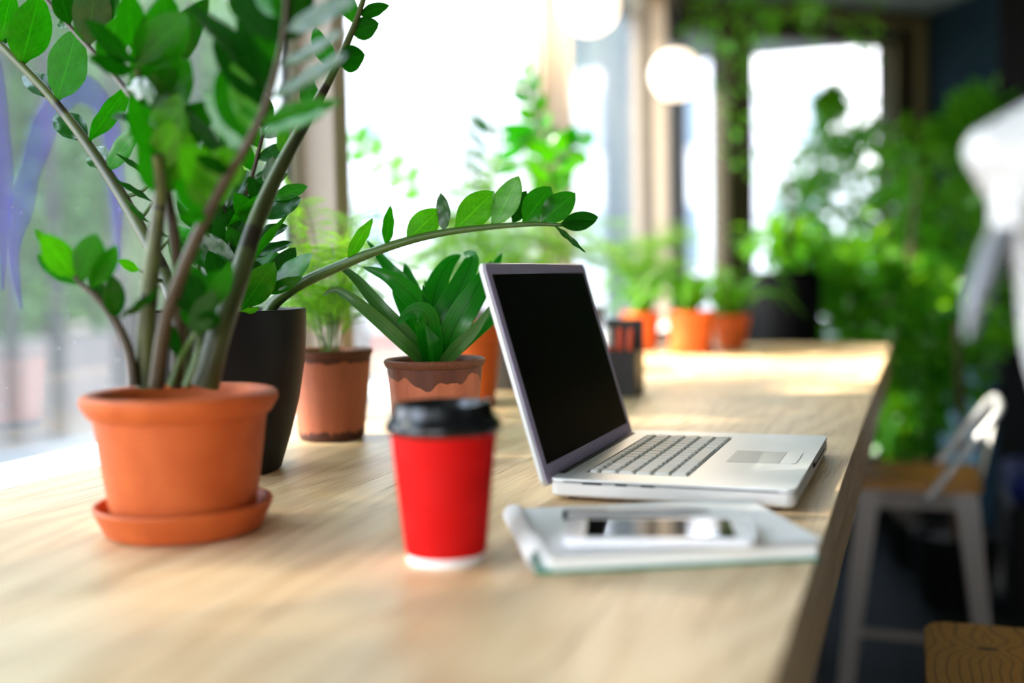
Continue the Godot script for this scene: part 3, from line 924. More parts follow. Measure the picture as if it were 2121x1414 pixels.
func build_counter_plants() -> void:
	# feathery fern in an old clay pot
	var p := ground_center(688, 917, 0.047)
	var a := thing("potted_fern", "feathery asparagus fern in a brown clay pot beside the black pot", "potted plant", p)
	pot(a, 0.047, 0.060, 0.128, 0.010, 0.002, M.clay1, 56, M.clay_rim)
	soil_disc(a, 0.054, 0.112, 1)
	fern(a, p + Vector3(0, 0.112, 0), 17, 0.15, 0.12, 101)
	fern(a, p + Vector3(0, 0.112, 0), 7, 0.30, 0.15, 102, Vector3(-0.2, 0, 0.1))
	# strap-leaved plant in a stained clay pot
	var pc := pt(903, 862, 1.36)
	pc.y = TT
	var d := thing("potted_dracaena", "broad strap-leaved dracaena in a stained clay pot behind the red cup", "potted plant", pc)
	pot(d, 0.046, 0.0585, 0.130, 0.010, 0.003, M.clay0, 56, M.clay_rim)
	soil_disc(d, 0.052, 0.116, 2)
	var t := 1.355
	# each: points [u, v, depth offset], width px, roll, pale
	var lv := [
		[[[896, 760, 0.0], [888, 690, -0.03], [880, 650, -0.045], [852, 645, -0.055], [822, 670, -0.06]], 50, 0, 0],
		[[[910, 755, 0.0], [945, 670, -0.02], [985, 600, -0.01], [1018, 540, 0.01]], 56, 8, 0],
		[[[905, 750, 0.01], [920, 660, 0.0], [955, 590, 0.01], [978, 535, 0.02], [960, 524, 0.03]], 52, -6, 0],
		[[[900, 750, 0.02], [893, 660, 0.02], [905, 590, 0.03], [930, 545, 0.04], [955, 528, 0.05]], 52, 5, 0],
		[[[915, 755, -0.01], [945, 720, -0.02], [985, 680, -0.02], [1026, 620, -0.02]], 30, 25, 1],
		[[[892, 755, 0.0], [862, 660, 0.0], [830, 590, 0.01], [806, 556, 0.01], [760, 498, 0.02]], 46, 10, 0],
		[[[894, 750, 0.0], [872, 640, -0.02], [835, 595, -0.03], [800, 570, -0.035], [752, 553, -0.03]], 46, -12, 0],
		[[[888, 755, 0.0], [845, 700, -0.02], [790, 640, -0.03], [735, 575, -0.02], [690, 543, -0.01]], 34, 15, 1],
		[[[886, 757, 0.0], [838, 712, -0.03], [790, 668, -0.04], [735, 622, -0.05], [695, 600, -0.05], [668, 612, -0.05]], 28, -10, 1],
		[[[915, 750, 0.03], [960, 660, 0.05], [1010, 580, 0.06], [1040, 524, 0.07]], 44, 0, 0],
		[[[895, 750, 0.02], [866, 650, 0.04], [850, 590, 0.05], [838, 545, 0.06]], 48, 0, 0],
		[[[908, 750, 0.03], [900, 640, 0.06], [880, 580, 0.08]], 44, 20, 0],
		[[[918, 752, 0.0], [970, 700, 0.03], [1030, 650, 0.04], [1060, 630, 0.04]], 34, -20, 0],
		[[[890, 752, 0.02], [835, 640, 0.05], [812, 600, 0.06]], 26, 0, 0],
		[[[902, 757, -0.01], [898, 700, -0.03], [885, 640, -0.03], [876, 590, -0.02]], 36, 30, 0]]
	for q in lv:
		var c := []
		for k in q[0]: c.append(pt(k[0], k[1], t + k[2]) - pc)
		var mid: Vector3 = c[c.size() / 2] + pc
		var face := (CP - mid).normalized().rotated(Vector3.UP, deg_to_rad(q[2]))
		part(d, "leaf", ribbon(c, q[1] / F * t, face, 0.62, 0.22), M.strap_pale if q[3] else M.strap)
	# terracotta pot and grey pot behind the laptop, both with ferns
	var pe := ground_center(972, 845, 0.052)
	var e := thing("potted_fern", "wide feathery fern in a glowing terracotta pot behind the dracaena", "potted plant", pe)
	pot(e, 0.046, 0.062, 0.145, 0.03, 0.004, M.orange_clay, 48)
	soil_disc(e, 0.055, 0.125, 3)
	fern(e, pe + Vector3(0, 0.125, 0), 15, 0.22, 0.20, 103, Vector3(0.25, 0, 0.1))
	fern(e, pe + Vector3(0, 0.125, 0), 6, 0.36, 0.20, 104)
	var pf := ground_center(1045, 811, 0.06)
	var f := thing("potted_fern", "tall feathery fern in a plain grey pot behind the laptop screen", "potted plant", pf)
	pot(f, 0.055, 0.085, 0.16, 0.012, 0.001, M.grey_pot, 48)
	soil_disc(f, 0.075, 0.14, 4)
	fern(f, pf + Vector3(0, 0.14, 0), 16, 0.26, 0.24, 105, Vector3(0.2, 0, 0))
	# pen box
	var bx := on_y(1296, 822, TT)
	var b := thing("pen_box", "black desk caddy box holding orange pens behind the laptop", "pen box", bx + Vector3(-0.02, 0, -0.04))
	for q in [[Vector3(0.074, 0.085, 0.004), Vector3(0, 0.0425, 0.035)], [Vector3(0.074, 0.14, 0.004), Vector3(0, 0.07, -0.035)], [Vector3(0.004, 0.085, 0.066), Vector3(0.035, 0.0425, 0)], [Vector3(0.004, 0.085, 0.066), Vector3(-0.035, 0.0425, 0)], [Vector3(0.066, 0.004, 0.066), Vector3(0, 0.002, 0)]]:
		part(b, "panel", cbox(q[0], 0.001, q[1]), M.black)
	for k in 3:
		var pn := thing("marker_pen", ["white capped marker pen standing in the black desk caddy", "orange marker pen standing upright in the black desk caddy", "orange marker pen leaning in the black desk caddy"][k], "pen", b.position + Vector3(-0.018 + 0.018 * k, 0.005, -0.005 + 0.01 * k), "markers in the black caddy")
		part(pn, "barrel", tube([Vector3.ZERO, Vector3(0.004 * (k - 1), 0.085, -0.004)], [0.005, 0.005], 12), M.orange)
		part(pn, "cap", tube([Vector3(0.004 * (k - 1), 0.0855, -0.004), Vector3(0.0055 * (k - 1), 0.12, -0.006)], [0.0058, 0.0045], 12), M.paper if k == 0 else M.orange)

func build_far_plants() -> void:
	# two ZZ stems and pale leaves rising in the middle distance come from this grey-potted plant
	var pz := on_y(1085, 765, TT)
	pz = Vector3(-0.78, TT, -2.55)
	var z := thing("potted_zamia", "potted plant with dark feathered stems standing behind the ferns", "potted plant", pz)
	pot(z, 0.06, 0.085, 0.15, 0.012, 0.002, M.black_pot, 48)
	soil_disc(z, 0.075, 0.13, 6)
	rng.seed = 12
	var s1 := stem_px(z, [[1130, 690, 2.72], [1060, 520, 2.72], [1015, 400, 2.70], [1030, 300, 2.70], [1022, 240, 2.7]], 7, 3, M.stem_green, 7)
	for q in [[1028, 268, 958, 218], [1032, 290, 962, 245], [1028, 320, 952, 262], [1022, 345, 958, 298], [1010, 375, 958, 325], [1015, 400, 968, 372]]:
		leaf_px(s1, pz, [q[0], q[1], 2.7, q[2], q[3], 2.72, 15, -35, 0])
	for q in [[1032, 272, 1110, 262], [1030, 300, 1105, 270], [1024, 330, 1100, 295], [1018, 360, 1080, 340]]:
		leaf_px(s1, pz, [q[0], q[1], 2.7, q[2], q[3], 2.66, 26, 40, 1])
	var s2 := stem_px(z, [[1150, 690, 2.74], [1150, 520, 2.74], [1130, 380, 2.74], [1115, 270, 2.74], [1092, 170, 2.74]], 7, 3, M.stem_green, 7)
	pinnate(s2, pz, 0.45, 1.0, 14, 0.075, 0.035, Vector3(0.3, 0.2, 0.9), ["leaf_young", "leaf_mid"], 1.0)
	var s3 := stem_px(z, [[1140, 690, 2.7], [1165, 520, 2.6], [1140, 360, 2.55], [1190, 300, 2.5]], 6, 3, M.stem_green, 7)
	pinnate(s3, pz, 0.5, 1.0, 10, 0.075, 0.035, Vector3(0.3, 0.3, 0.9), ["leaf_young", "leaf_mid"], 0.8)
	var s4 := stem_px(z, [[1120, 690, 2.74], [960, 480, 2.8], [850, 380, 2.85], [735, 295, 2.9]], 6, 3, M.stem_green, 7)
	pinnate(s4, pz, 0.6, 1.0, 9, 0.07, 0.045, Vector3(0.3, 0.2, 0.9), ["leaf_young"], 0.6)
	# spider plants in orange pots at the far end
	var spec := [[1332, 729, 0.040, 0.052, 0.115, "slim orange clay pot of a spider plant beside the pen caddy", 24], [1432, 735, 0.058, 0.066, 0.115, "big orange clay pot of a spider plant standing on a saucer", 34], [1515, 723, 0.040, 0.056, 0.10, "small orange clay pot of a trailing spider plant beside the black planter", 26]]
	for k in 3:
		var q: Array = spec[k]
		var p := ground_center(q[0], q[1], q[2])
		var lift := 0.0
		if k == 1:
			var sa := thing("plant_saucer", "orange clay saucer under the big spider plant pot", "saucer", p)
			part(sa, "dish", lathe([Vector2(0.001, 0), Vector2(0.062, 0), Vector2(0.070, 0.018), Vector2(0.066, 0.019), Vector2(0.060, 0.005), Vector2(0.001, 0.005)], 40), M.orange_clay)
			lift = 0.0052
		var o := thing("potted_spider_plant", q[5], "potted plant", p + Vector3(0, lift, 0))
		pot(o, q[2], q[3], q[4], 0.022, 0.003, M.orange_clay, 40)
		soil_disc(o, q[3] - 0.01, q[4] - 0.012, 8 + k)
		rng.seed = 40 + k
		for i in q[6]:
			var a: float = TAU * i / q[6] + rng.randf_range(-0.2, 0.2)
			var out := Vector3(cos(a), 0, sin(a))
			var l := rng.randf_range(0.13, 0.27)
			var up := rng.randf_range(0.4, 1.0)
			var s := Vector3(0, q[4] - 0.012, 0) + out * 0.01
			var c := [s, s + out * l * 0.25 + Vector3(0, l * 0.5 * up, 0), s + out * l * 0.6 + Vector3(0, l * 0.62 * up, 0), s + out * l * 0.9 + Vector3(0, l * (0.62 * up - 0.3), 0)]
			part(o, "leaf", ribbon(c, rng.randf_range(0.014, 0.024), Vector3.UP, 0.6, 0.3), M.spider)
	# soft fern behind the spider plants
	var ph := Vector3(-0.80, TT, -3.36)
	var hf := thing("potted_fern", "bright feathery fern in a small clay pot by the far window post", "potted plant", ph)
	pot(hf, 0.045, 0.06, 0.11, 0.02, 0.003, M.orange_clay, 40)
	soil_disc(hf, 0.05, 0.098, 12)
	fern(hf, ph + Vector3(0, 0.1, 0), 18, 0.30, 0.24, 106, Vector3(0.25, 0, 0.2))
	# black planter on the floor past the counter end
	var pb := pt(1625, 700, 4.0)
	pb.y = 0
	var bp := thing("black_planter", "tall black planter with glossy shrub past the counter end", "planter", pb)
	part(bp, "pot", lathe([Vector2(0.001, 0), Vector2(0.10, 0), Vector2(0.105, 0.01), Vector2(0.128, 1.19), Vector2(0.126, 1.205), Vector2(0.118, 1.205), Vector2(0.11, 1.14), Vector2(0.001, 1.14)], 40), M.floor_black)
	part(bp, "stem", tube([Vector3(0, 1.13, 0), Vector3(0.03, 1.4, 0), Vector3(0.0, 1.6, 0.05)], [0.012, 0.01, 0.006], 8), M.stem_brown)
	var sp := []
	for q in [[1640, 520, 4.0], [1600, 490, 4.0], [1690, 530, 4.0]]: sp.append([pt(q[0], q[1], q[2]), Vector3(0.11, 0.07, 0.11)])
	crown(bp, "foliage", sp, 260, 0.06, M.crown, 21)
	# ficus: tall, airy, sunlit top
	var pfi := Vector3(0.02, 0, -4.85)
	var fi := thing("ficus_tree", "tall leafy ficus with sunlit leaves before the end window", "potted plant", pfi)
	part(fi, "pot", lathe([Vector2(0.001, 0), Vector2(0.13, 0), Vector2(0.17, 0.30), Vector2(0.16, 0.30), Vector2(0.15, 0.27), Vector2(0.001, 0.27)], 32), M.floor_black)
	part(fi, "trunk", tube([Vector3(0, 0.26, 0), Vector3(0.03, 0.8, 0.02), Vector3(-0.05, 1.2, 0), Vector3(-0.02, 1.6, 0)], [0.02, 0.017, 0.013, 0.007], 8), M.stem_brown)
	for q in [[1750, 300, 5.0], [1680, 480, 4.9], [1900, 380, 4.9], [1960, 500, 4.8]]:
		var tip := pt(q[0], q[1], q[2]) - pfi
		part(fi, "branch", tube([Vector3(-0.03, 1.0, 0), tip * 0.6 + Vector3(0, 0.45, 0), tip], [0.01, 0.007, 0.003], 6), M.stem_brown)
	sp = []
	for q in [[1760, 260, 4.9, 0.13], [1700, 330, 4.9, 0.13], [1660, 430, 4.85, 0.14], [1740, 420, 4.9, 0.15], [1830, 330, 4.8, 0.16], [1850, 460, 4.8, 0.18], [1930, 420, 4.7, 0.17], [1980, 520, 4.7, 0.14], [1900, 540, 4.7, 0.16], [1780, 530, 4.85, 0.15], [1690, 540, 4.9, 0.12], [1720, 210, 5.0, 0.06]]:
		sp.append([pt(q[0], q[1], q[2]), Vector3(q[3], q[3], q[3])])
	crown(fi, "foliage", sp, 2100, 0.062, M.crown, 22)
	# dark schefflera in front
	var psc := Vector3(0.13, 0, -4.25)
	var sc := thing("schefflera_shrub", "dense dark green shrub standing beside the counter end", "potted plant", psc)
	part(sc, "pot", lathe([Vector2(0.001, 0), Vector2(0.12, 0), Vector2(0.15, 0.26), Vector2(0.14, 0.26), Vector2(0.13, 0.23), Vector2(0.001, 0.23)], 32), M.floor_black)
	part(sc, "stem", tube([Vector3(0, 0.22, 0), Vector3(0.02, 0.6, 0), Vector3(0, 1.0, 0)], [0.018, 0.014, 0.008], 8), M.stem_brown)
	sp = []
	for q in [[1740, 610, 4.1, 0.12], [1790, 560, 4.2, 0.12], [1850, 620, 4.2, 0.14], [1930, 640, 4.2, 0.15], [1760, 690, 4.05, 0.10], [1870, 720, 4.15, 0.15], [1960, 760, 4.2, 0.15], [1890, 830, 4.25, 0.13], [1980, 690, 4.3, 0.14], [1860, 890, 4.3, 0.10], [1710, 580, 4.2, 0.08]]:
		sp.append([pt(q[0], q[1], q[2]), Vector3(q[3], q[3], q[3])])
	crown(sc, "foliage", sp, 2000, 0.075, M.crown, 23)
	# taller dark plant against the blue wall
	var pd := Vector3(0.62, 0, -4.95)
	var dp := thing("rubber_plant", "dark leafy rubber plant in front of the blue wall", "potted plant", pd)
	part(dp, "pot", lathe([Vector2(0.001, 0), Vector2(0.13, 0), Vector2(0.16, 0.28), Vector2(0.15, 0.28), Vector2(0.14, 0.25), Vector2(0.001, 0.25)], 32), M.floor_black)
	part(dp, "stem", tube([Vector3(0, 0.24, 0), Vector3(-0.02, 0.9, 0), Vector3(-0.1, 1.6, 0)], [0.018, 0.014, 0.008], 8), M.stem_brown)
	sp = []
	for q in [[2040, 240, 5.0, 0.12], [1980, 280, 5.0, 0.10], [2080, 300, 5.0, 0.14], [2060, 400, 5.0, 0.16], [2090, 520, 4.9, 0.16], [2060, 640, 4.8, 0.16]]:
		sp.append([pt(q[0], q[1], q[2]), Vector3(q[3], q[3], q[3])])
	crown(dp, "foliage", sp, 600, 0.1, M.crown, 24)
	# ivy hanging from the ceiling
	for v in [["long ivy strand hanging before the dark window post", [[1545, 0], [1500, 20], [1470, -20], [1590, 10]], [[1540, 330], [1510, 240], [1450, 70], [1585, 60]], 4.75, 210], ["short ivy tuft hanging above the end window", [[1670, -20], [1715, -30], [1795, -20]], [[1665, 30], [1712, 75], [1800, 85]], 4.6, 90]]:
		var top := pt(v[1][0][0], -40, v[3])
		top.y = CEIL
		var iv := thing("hanging_ivy", v[0], "hanging plant", top)
		part(iv, "hook", lathe([Vector2(0.001, 0), Vector2(0.03, 0), Vector2(0.03, -0.012), Vector2(0.001, -0.012)], 16), M.grey_metal)
		var ss := []
		for k in v[1].size():
			var a := pt(v[1][k][0], v[1][k][1], v[3]) - top
			var b := pt(v[2][k][0], v[2][k][1], v[3]) - top
			var c := smooth_path([Vector3(0, -0.01, 0), a, (a + b) / 2 + Vector3(0.02, 0, 0.01), b], 4)
			part(iv, "vine", tube(c, same(0.0025, c.size()), 5), M.stem_brown)
			for w in 5: ss.append([top + a.lerp(b, w / 4.0), Vector3(0.07, 0.09, 0.07)])
		crown(iv, "foliage", ss, v[4], 0.045, M.crown, 31, 0.9)
	# globe lamps
	for k in 2:
		var c := pt([1220, 1400][k], [10, 155][k], [3.31, 4.01][k])
		var g := thing("globe_lamp", ["glowing white globe lamp hanging before the beige window post", "glowing white globe lamp hanging past the counter end"][k], "lamp", c)
		var pr := []
		for i in 25: pr.append(Vector2(maxf(0.0005, sin(PI * i / 24.0) * 0.09), cos(PI * i / 24.0) * 0.09))
		part(g, "globe", lathe(pr, 40), M.globe)
		part(g, "cap", lathe([Vector2(0.001, 0.11), Vector2(0.022, 0.11), Vector2(0.026, 0.086), Vector2(0.001, 0.086)], 24), M.grey_metal)
		part(g, "cord", tube([Vector3(0, 0.11, 0), Vector3(0, CEIL - c.y, 0)], [0.003, 0.003], 8), M.black)
		var li := OmniLight3D.new()
		li.name = "globe_light"
		li.light_color = Color(1.0, 0.90, 0.78)
		li.light_energy = 0.25
		li.light_size = 0.085
		li.omni_range = 12.0
		li.omni_attenuation = 2.0
		li.shadow_enabled = true
		g.add_child(li)
	# blue cushioned bench by the far wall
	var bn := thing("bench", "dark bench with a bright blue seat cushion past the stools", "bench", Vector3(1.05, 0, -4.40))
	part(bn, "base", cbox(Vector3(1.5, 0.38, 0.5), 0.01, Vector3(0, 0.19, 0)), M.floor_black)
	part(bn, "cushion", cbox(Vector3(1.5, 0.10, 0.52), 0.03, Vector3(0, 0.431, 0)), M.blue_fabric)

# ------------------------------------------------------------------ the two big ZZ plants
func build_zz_plants() -> void:
	# ---- foreground plant in the terracotta pot
	var p := ground_center(385, 1130, 0.068)
	var sa := thing("plant_saucer", "terracotta saucer under the big foreground pot", "saucer", p)
	part(sa, "dish", lathe([Vector2(0.001, 0), Vector2(0.066, 0), Vector2(0.070, 0.002), Vector2(0.0795, 0.022), Vector2(0.0805, 0.025), Vector2(0.0795, 0.0275), Vector2(0.0765, 0.027), Vector2(0.0745, 0.023), Vector2(0.0690, 0.008), Vector2(0.066, 0.0065), Vector2(0.001, 0.0065)], 72), M.terracotta)
	p += Vector3(0, 0.0068, 0)
	var z := thing("potted_zz_plant", "tall glossy ZZ plant in the big terracotta pot", "potted plant", p)
	pot(z, 0.064, 0.080, 0.122, 0.022, 0.008, M.terracotta, 80)
	soil_disc(z, 0.073, 0.104, 21)
	rng.seed = 5
	var tb := 1.035
	var s1 := stem_px(z, [[425, 800, tb], [455, 690, tb], [490, 590, 1.06], [535, 450, 1.10], [590, 330, 1.14], [640, 240, 1.18], [690, 150, 1.2], [735, 50, 1.22], [765, -40, 1.24]], 30, 5, M.stem)
	var s2 := stem_px(z, [[305, 800, tb], [303, 690, tb - 0.01], [312, 580, tb - 0.02], [325, 470, tb - 0.03], [332, 390, tb - 0.04], [325, 320, tb - 0.06]], 24, 10, M.stem)
	var s3 := stem_px(z, [[385, 790, 1.10], [372, 680, 1.14], [345, 580, 1.17], [295, 480, 1.2], [220, 355, 1.23], [115, 212, 1.26], [0, 92, 1.28], [-70, 30, 1.3]], 22, 8, M.stem)
	var s4 := stem_px(z, [[325, 800, 1.0], [345, 660, 0.98], [395, 520, 0.96], [455, 395, 0.94], [515, 295, 0.92], [555, 205, 0.91], [585, 90, 0.90], [595, -30, 0.90]], 17, 5, M.stem_brown)
	var s5 := stem_px(z, [[365, 800, 1.06], [372, 640, 1.04], [362, 500, 1.02], [345, 400, 1.02], [322, 310, 1.04], [295, 235, 1.08], [240, 160, 1.13], [145, 55, 1.18], [80, -20, 1.2]], 14, 5, M.stem_brown)
	var s6 := stem_px(z, [[278, 800, 1.02], [268, 730, 1.02], [240, 665, 1.02], [200, 615, 1.02], [165, 585, 1.03], [130, 535, 1.04]], 12, 5, M.stem_brown)
	var s7 := stem_px(z, [[352, 800, 1.0], [372, 745, 1.0], [398, 700, 0.99], [425, 650, 0.99]], 9, 4, M.stem_green)
	var s8 := stem_px(z, [[385, 800, 1.0], [405, 745, 1.0], [412, 690, 1.0], [400, 610, 1.0]], 10, 5, M.stem_green)
	# traced leaves: [u0, v0, t0, u1, v1, t1, width px, roll, tone]
	for d in [[34, 125, 1.27, 84, -12, 1.24, 84, 15, 1], [42, 122, 1.27, 68, 76, 1.32, 24, 30, 0], [105, 202, 1.255, 166, 58, 1.22, 80, -20, 1], [103, 208, 1.26, 50, 142, 1.30, 50, 20, 0], [112, 190, 1.26, 112, 172, 1.33, 40, 0, 0], [178, 290, 1.245, 268, 172, 1.20, 42, 35, 1], [175, 288, 1.245, 118, 232, 1.30, 58, 15, 0], [232, 352, 1.23, 288, 256, 1.2, 40, -30, 1], [228, 358, 1.235, 190, 300, 1.29, 50, -10, 0], [8, 95, 1.28, 24, -20, 1.25, 46, 10, 1], [-10, 85, 1.28, 10, 60, 1.3, 30, 0, 0],
		[322, 372, 1.22, 243, 316, 1.20, 12, 60, 0], [316, 418, 1.21, 238, 368, 1.19, 13, 60, 0], [310, 462, 1.20, 256, 416, 1.18, 12, 60, 0], [350, 492, 1.18, 300, 458, 1.16, 11, 60, 0], [290, 560, 1.14, 242, 540, 1.12, 22, 30, 2]]:
		leaf_px(s3, p, d)
	for d in [[150, 57, 1.18, 118, -30, 1.16, 46, 15, 0], [193, 102, 1.16, 200, -50, 1.14, 78, -10, 0], [148, 55, 1.18, 122, 46, 1.22, 22, 20, 0], [195, 105, 1.16, 165, 20, 1.18, 40, 20, 1], [275, 105, 1.04, 262, -25, 1.00, 62, 10, 1], [282, 130, 1.02, 165, 45, 0.97, 46, 50, 0], [280, 142, 1.02, 172, 128, 0.95, 42, 35, 0], [285, 135, 1.02, 392, 22, 0.97, 98, 5, 1], [262, 180, 1.04, 342, 200, 0.96, 60, 10, 0], [300, 240, 1.06, 232, 250, 1.02, 24, 55, 0], [300, 250, 1.05, 400, 120, 1.0, 96, -10, 1], [325, 320, 1.03, 378, 190, 0.98, 84, -15, 2], [330, 330, 1.03, 410, 240, 1.0, 80, 25, 1], [322, 312, 1.04, 270, 200, 1.0, 60, 30, 1], [344, 400, 1.02, 395, 280, 0.97, 76, 0, 2], [350, 420, 1.02, 300, 330, 1.0, 40, 50, 1], [215, 130, 1.14, 240, 30, 1.1, 62, 20, 1], [310, 270, 1.06, 350, 130, 1.0, 90, 8, 1], [300, 245, 1.06, 330, 60, 1.0, 96, -8, 1], [288, 215, 1.08, 350, -20, 1.02, 100, 12, 1], [335, 350, 1.02, 420, 300, 0.96, 70, -20, 2], [318, 300, 1.04, 440, 210, 1.0, 80, 20, 1], [345, 390, 1.02, 360, 290, 0.98, 90, 5, 2], [340, 370, 1.02, 300, 250, 1.0, 70, -20, 1], [270, 190, 1.1, 430, -10, 1.08, 80, 20, 0], [170, 80, 1.17, 250, -20, 1.15, 60, -20, 0], [120, 30, 1.19, 180, -40, 1.18, 60, 0, 1]]:
		leaf_px(s5, p, d)
	for d in [[540, 262, 0.92, 714, 198, 0.87, 44, 20, 1], [538, 274, 0.92, 700, 232, 0.86, 26, -25, 1], [562, 205, 0.91, 738, 112, 0.845, 36, -28, 0], [584, 148, 0.905, 728, 66, 0.845, 28, -30, 0], [600, 70, 0.90, 752, -4, 0.84, 44, -28, 0], [546, 200, 0.91, 398, -5, 0.94, 48, 45, 0], [572, 95, 0.90, 470, -25, 0.93, 70, 30, 0], [520, 275, 0.92, 492, 115, 0.93, 64, -15, 2], [547, 190, 0.91, 550, 120, 0.98, 38, 10, 1], [474, 335, 0.935, 384, 215, 0.96, 36, 50, 0], [487, 330, 0.93, 512, 258, 0.95, 26, 30, 1], [432, 435, 0.945, 438, 318, 0.93, 96, 8, 2], [440, 452, 0.945, 362, 462, 0.90, 30, 30, 1], [425, 440, 0.95, 360, 372, 0.93, 60, 25, 1], [590, 90, 0.9, 640, -40, 0.93, 70, 20, 0], [592, 40, 0.9, 530, -60, 0.93, 70, -20, 1], [500, 310, 0.925, 430, 190, 0.95, 50, -40, 1], [455, 395, 0.94, 372, 300, 0.92, 84, 12, 2], [452, 400, 0.94, 480, 300, 0.92, 80, -12, 2], [515, 300, 0.92, 452, 150, 0.93, 72, 20, 1], [530, 250, 0.915, 470, 60, 0.95, 76, -10, 1], [560, 190, 0.91, 500, 20, 0.95, 70, 15, 0], [540, 215, 0.91, 440, 90, 0.94, 54, 30, 0], [575, 130, 0.90, 545, -20, 0.95, 70, 0, 1], [590, 60, 0.90, 610, -80, 0.92, 80, 10, 1], [470, 350, 0.935, 400, 330, 0.9, 34, 40, 0]]:
		leaf_px(s4, p, d)
	for d in [[742, 32, 1.22, 808, 12, 1.25, 28, 20, 0], [720, 70, 1.21, 782, 48, 1.24, 46, 10, 0], [700, 130, 1.2, 754, 112, 1.22, 54, 20, 0], [690, 150, 1.2, 650, 60, 1.22, 40, 40, 1], [735, 55, 1.22, 700, -30, 1.24, 40, 20, 1], [645, 240, 1.18, 640, 160, 1.24, 40, 20, 1], [592, 320, 1.14, 585, 262, 1.2, 30, 20, 2]]:
		leaf_px(s1, p, d)
	for d in [[135, 545, 1.04, 72, 478, 1.06, 26, 30, 2], [155, 575, 1.035, 82, 482, 1.0, 62, 10, 2], [175, 590, 1.03, 78, 532, 1.05, 42, 30, 1], [165, 582, 1.03, 205, 478, 1.0, 66, -10, 1], [185, 603, 1.025, 242, 506, 1.0, 44, 15, 1], [233, 665, 1.02, 232, 568, 1.0, 46, 5, 0], [235, 668, 1.02, 332, 590, 0.95, 20, 55, 0], [205, 620, 1.02, 190, 555, 1.05, 30, 20, 0]]:
		leaf_px(s6, p, d)
	for d in [[425, 655, 0.99, 365, 560, 0.97, 70, 20, 0], [425, 650, 0.99, 480, 545, 0.99, 46, 15, 1], [400, 700, 0.99, 445, 600, 0.97, 52, -10, 0], [372, 748, 1.0, 345, 660, 1.0, 26, 40, 0], [425, 660, 0.99, 400, 548, 1.0, 60, 0, 1]]:
		leaf_px(s7, p, d)
	for d in [[402, 612, 1.0, 372, 535, 1.0, 60, 10, 1], [412, 690, 1.0, 378, 620, 1.02, 36, 25, 1], [412, 690, 1.0, 450, 640, 0.97, 44, 20, 0], [405, 640, 1.0, 452, 560, 1.02, 50, 10, 1]]:
		leaf_px(s8, p, d)
	for d in [[330, 395, 1.0, 290, 300, 0.98, 50, 20, 1], [328, 350, 0.99, 360, 250, 0.97, 70, 0, 2], [326, 330, 0.98, 270, 240, 0.96, 46, 30, 1]]:
		leaf_px(s2, p, d)
	# ---- the plant in the tall black pot behind it
	var pb := ground_center(462, 994, 0.070)
	var y := thing("potted_zz_plant", "ZZ plant with a long arching branch in the tall black pot", "potted plant", pb)
	part(y, "pot", lathe([Vector2(0.001, 0), Vector2(0.066, 0), Vector2(0.070, 0.003), Vector2(0.082, 0.04), Vector2(0.094, 0.085), Vector2(0.1015, 0.13), Vector2(0.1045, 0.165), Vector2(0.105, 0.192), Vector2(0.1045, 0.1935), Vector2(0.0995, 0.1935), Vector2(0.099, 0.19), Vector2(0.097, 0.15), Vector2(0.09, 0.10), Vector2(0.001, 0.10)], 80), M.black_pot)
	soil_disc(y, 0.096, 0.168, 22)
	rng.seed = 9
	var t0 := 1.36
	var b9 := stem_px(y, [[545, 680, t0], [565, 632, t0], [615, 592, t0 - 0.02], [700, 552, t0 - 0.04], [800, 512, t0 - 0.05], [900, 485, t0 - 0.05], [1000, 471, t0 - 0.05], [1100, 464, t0 - 0.05], [1165, 466, t0 - 0.05]], 16, 3.5, M.stem_green)
	var tl := t0 - 0.05
	for d in [[727, 545, tl + 0.01, 768, 448, tl - 0.01, 28, 35, 2], [808, 507, tl, 806, 426, tl, 24, 40, 1], [836, 500, tl, 912, 434, tl, 58, 12, 2], [922, 480, tl, 916, 400, tl, 30, -30, 0], [946, 477, tl, 1024, 396, tl, 66, 8, 2], [1018, 468, tl + 0.02, 1042, 400, tl + 0.04, 30, 30, 0], [1024, 468, tl, 1076, 366, tl, 56, -10, 2], [1062, 463, tl + 0.02, 1088, 396, tl + 0.04, 36, 20, 0], [1082, 464, tl, 1142, 386, tl, 62, 8, 1], [1122, 464, tl, 1192, 398, tl, 56, -8, 1], [1155, 466, tl, 1240, 450, tl, 40, 10, 0], [1148, 467, tl, 1216, 520, tl - 0.02, 12, 55, 0], [1160, 466, tl, 1232, 462, tl - 0.03, 20, 40, 0]]:
		leaf_px(b9, pb, d)
	for sd in [[[[500, 680, 1.38], [490, 560, 1.37], [478, 480, 1.36], [520, 370, 1.35], [546, 270, 1.34]], 8, 4], [[[470, 680, 1.36], [480, 600, 1.36], [490, 520, 1.36], [462, 425, 1.35]], 7, 3], [[[520, 680, 1.34], [500, 600, 1.33], [520, 520, 1.32], [560, 400, 1.32]], 7, 3], [[[420, 680, 1.36], [410, 560, 1.38], [430, 450, 1.4], [470, 330, 1.42]], 7, 3]]:
		var s := stem_px(y, sd[0], sd[1], sd[2], M.stem_brown, 7)
		pinnate(s, pb, 0.35, 1.0, 13, 0.062, 0.024, Vector3(0.35, 0.25, 0.9).normalized(), ["leaf_dark", "leaf_dark", "leaf_mid"], 0.9)
	var s10 := stem_px(y, [[530, 680, 1.33], [520, 640, 1.32], [500, 600, 1.3], [490, 570, 1.3]], 6, 4, M.stem_green, 7)
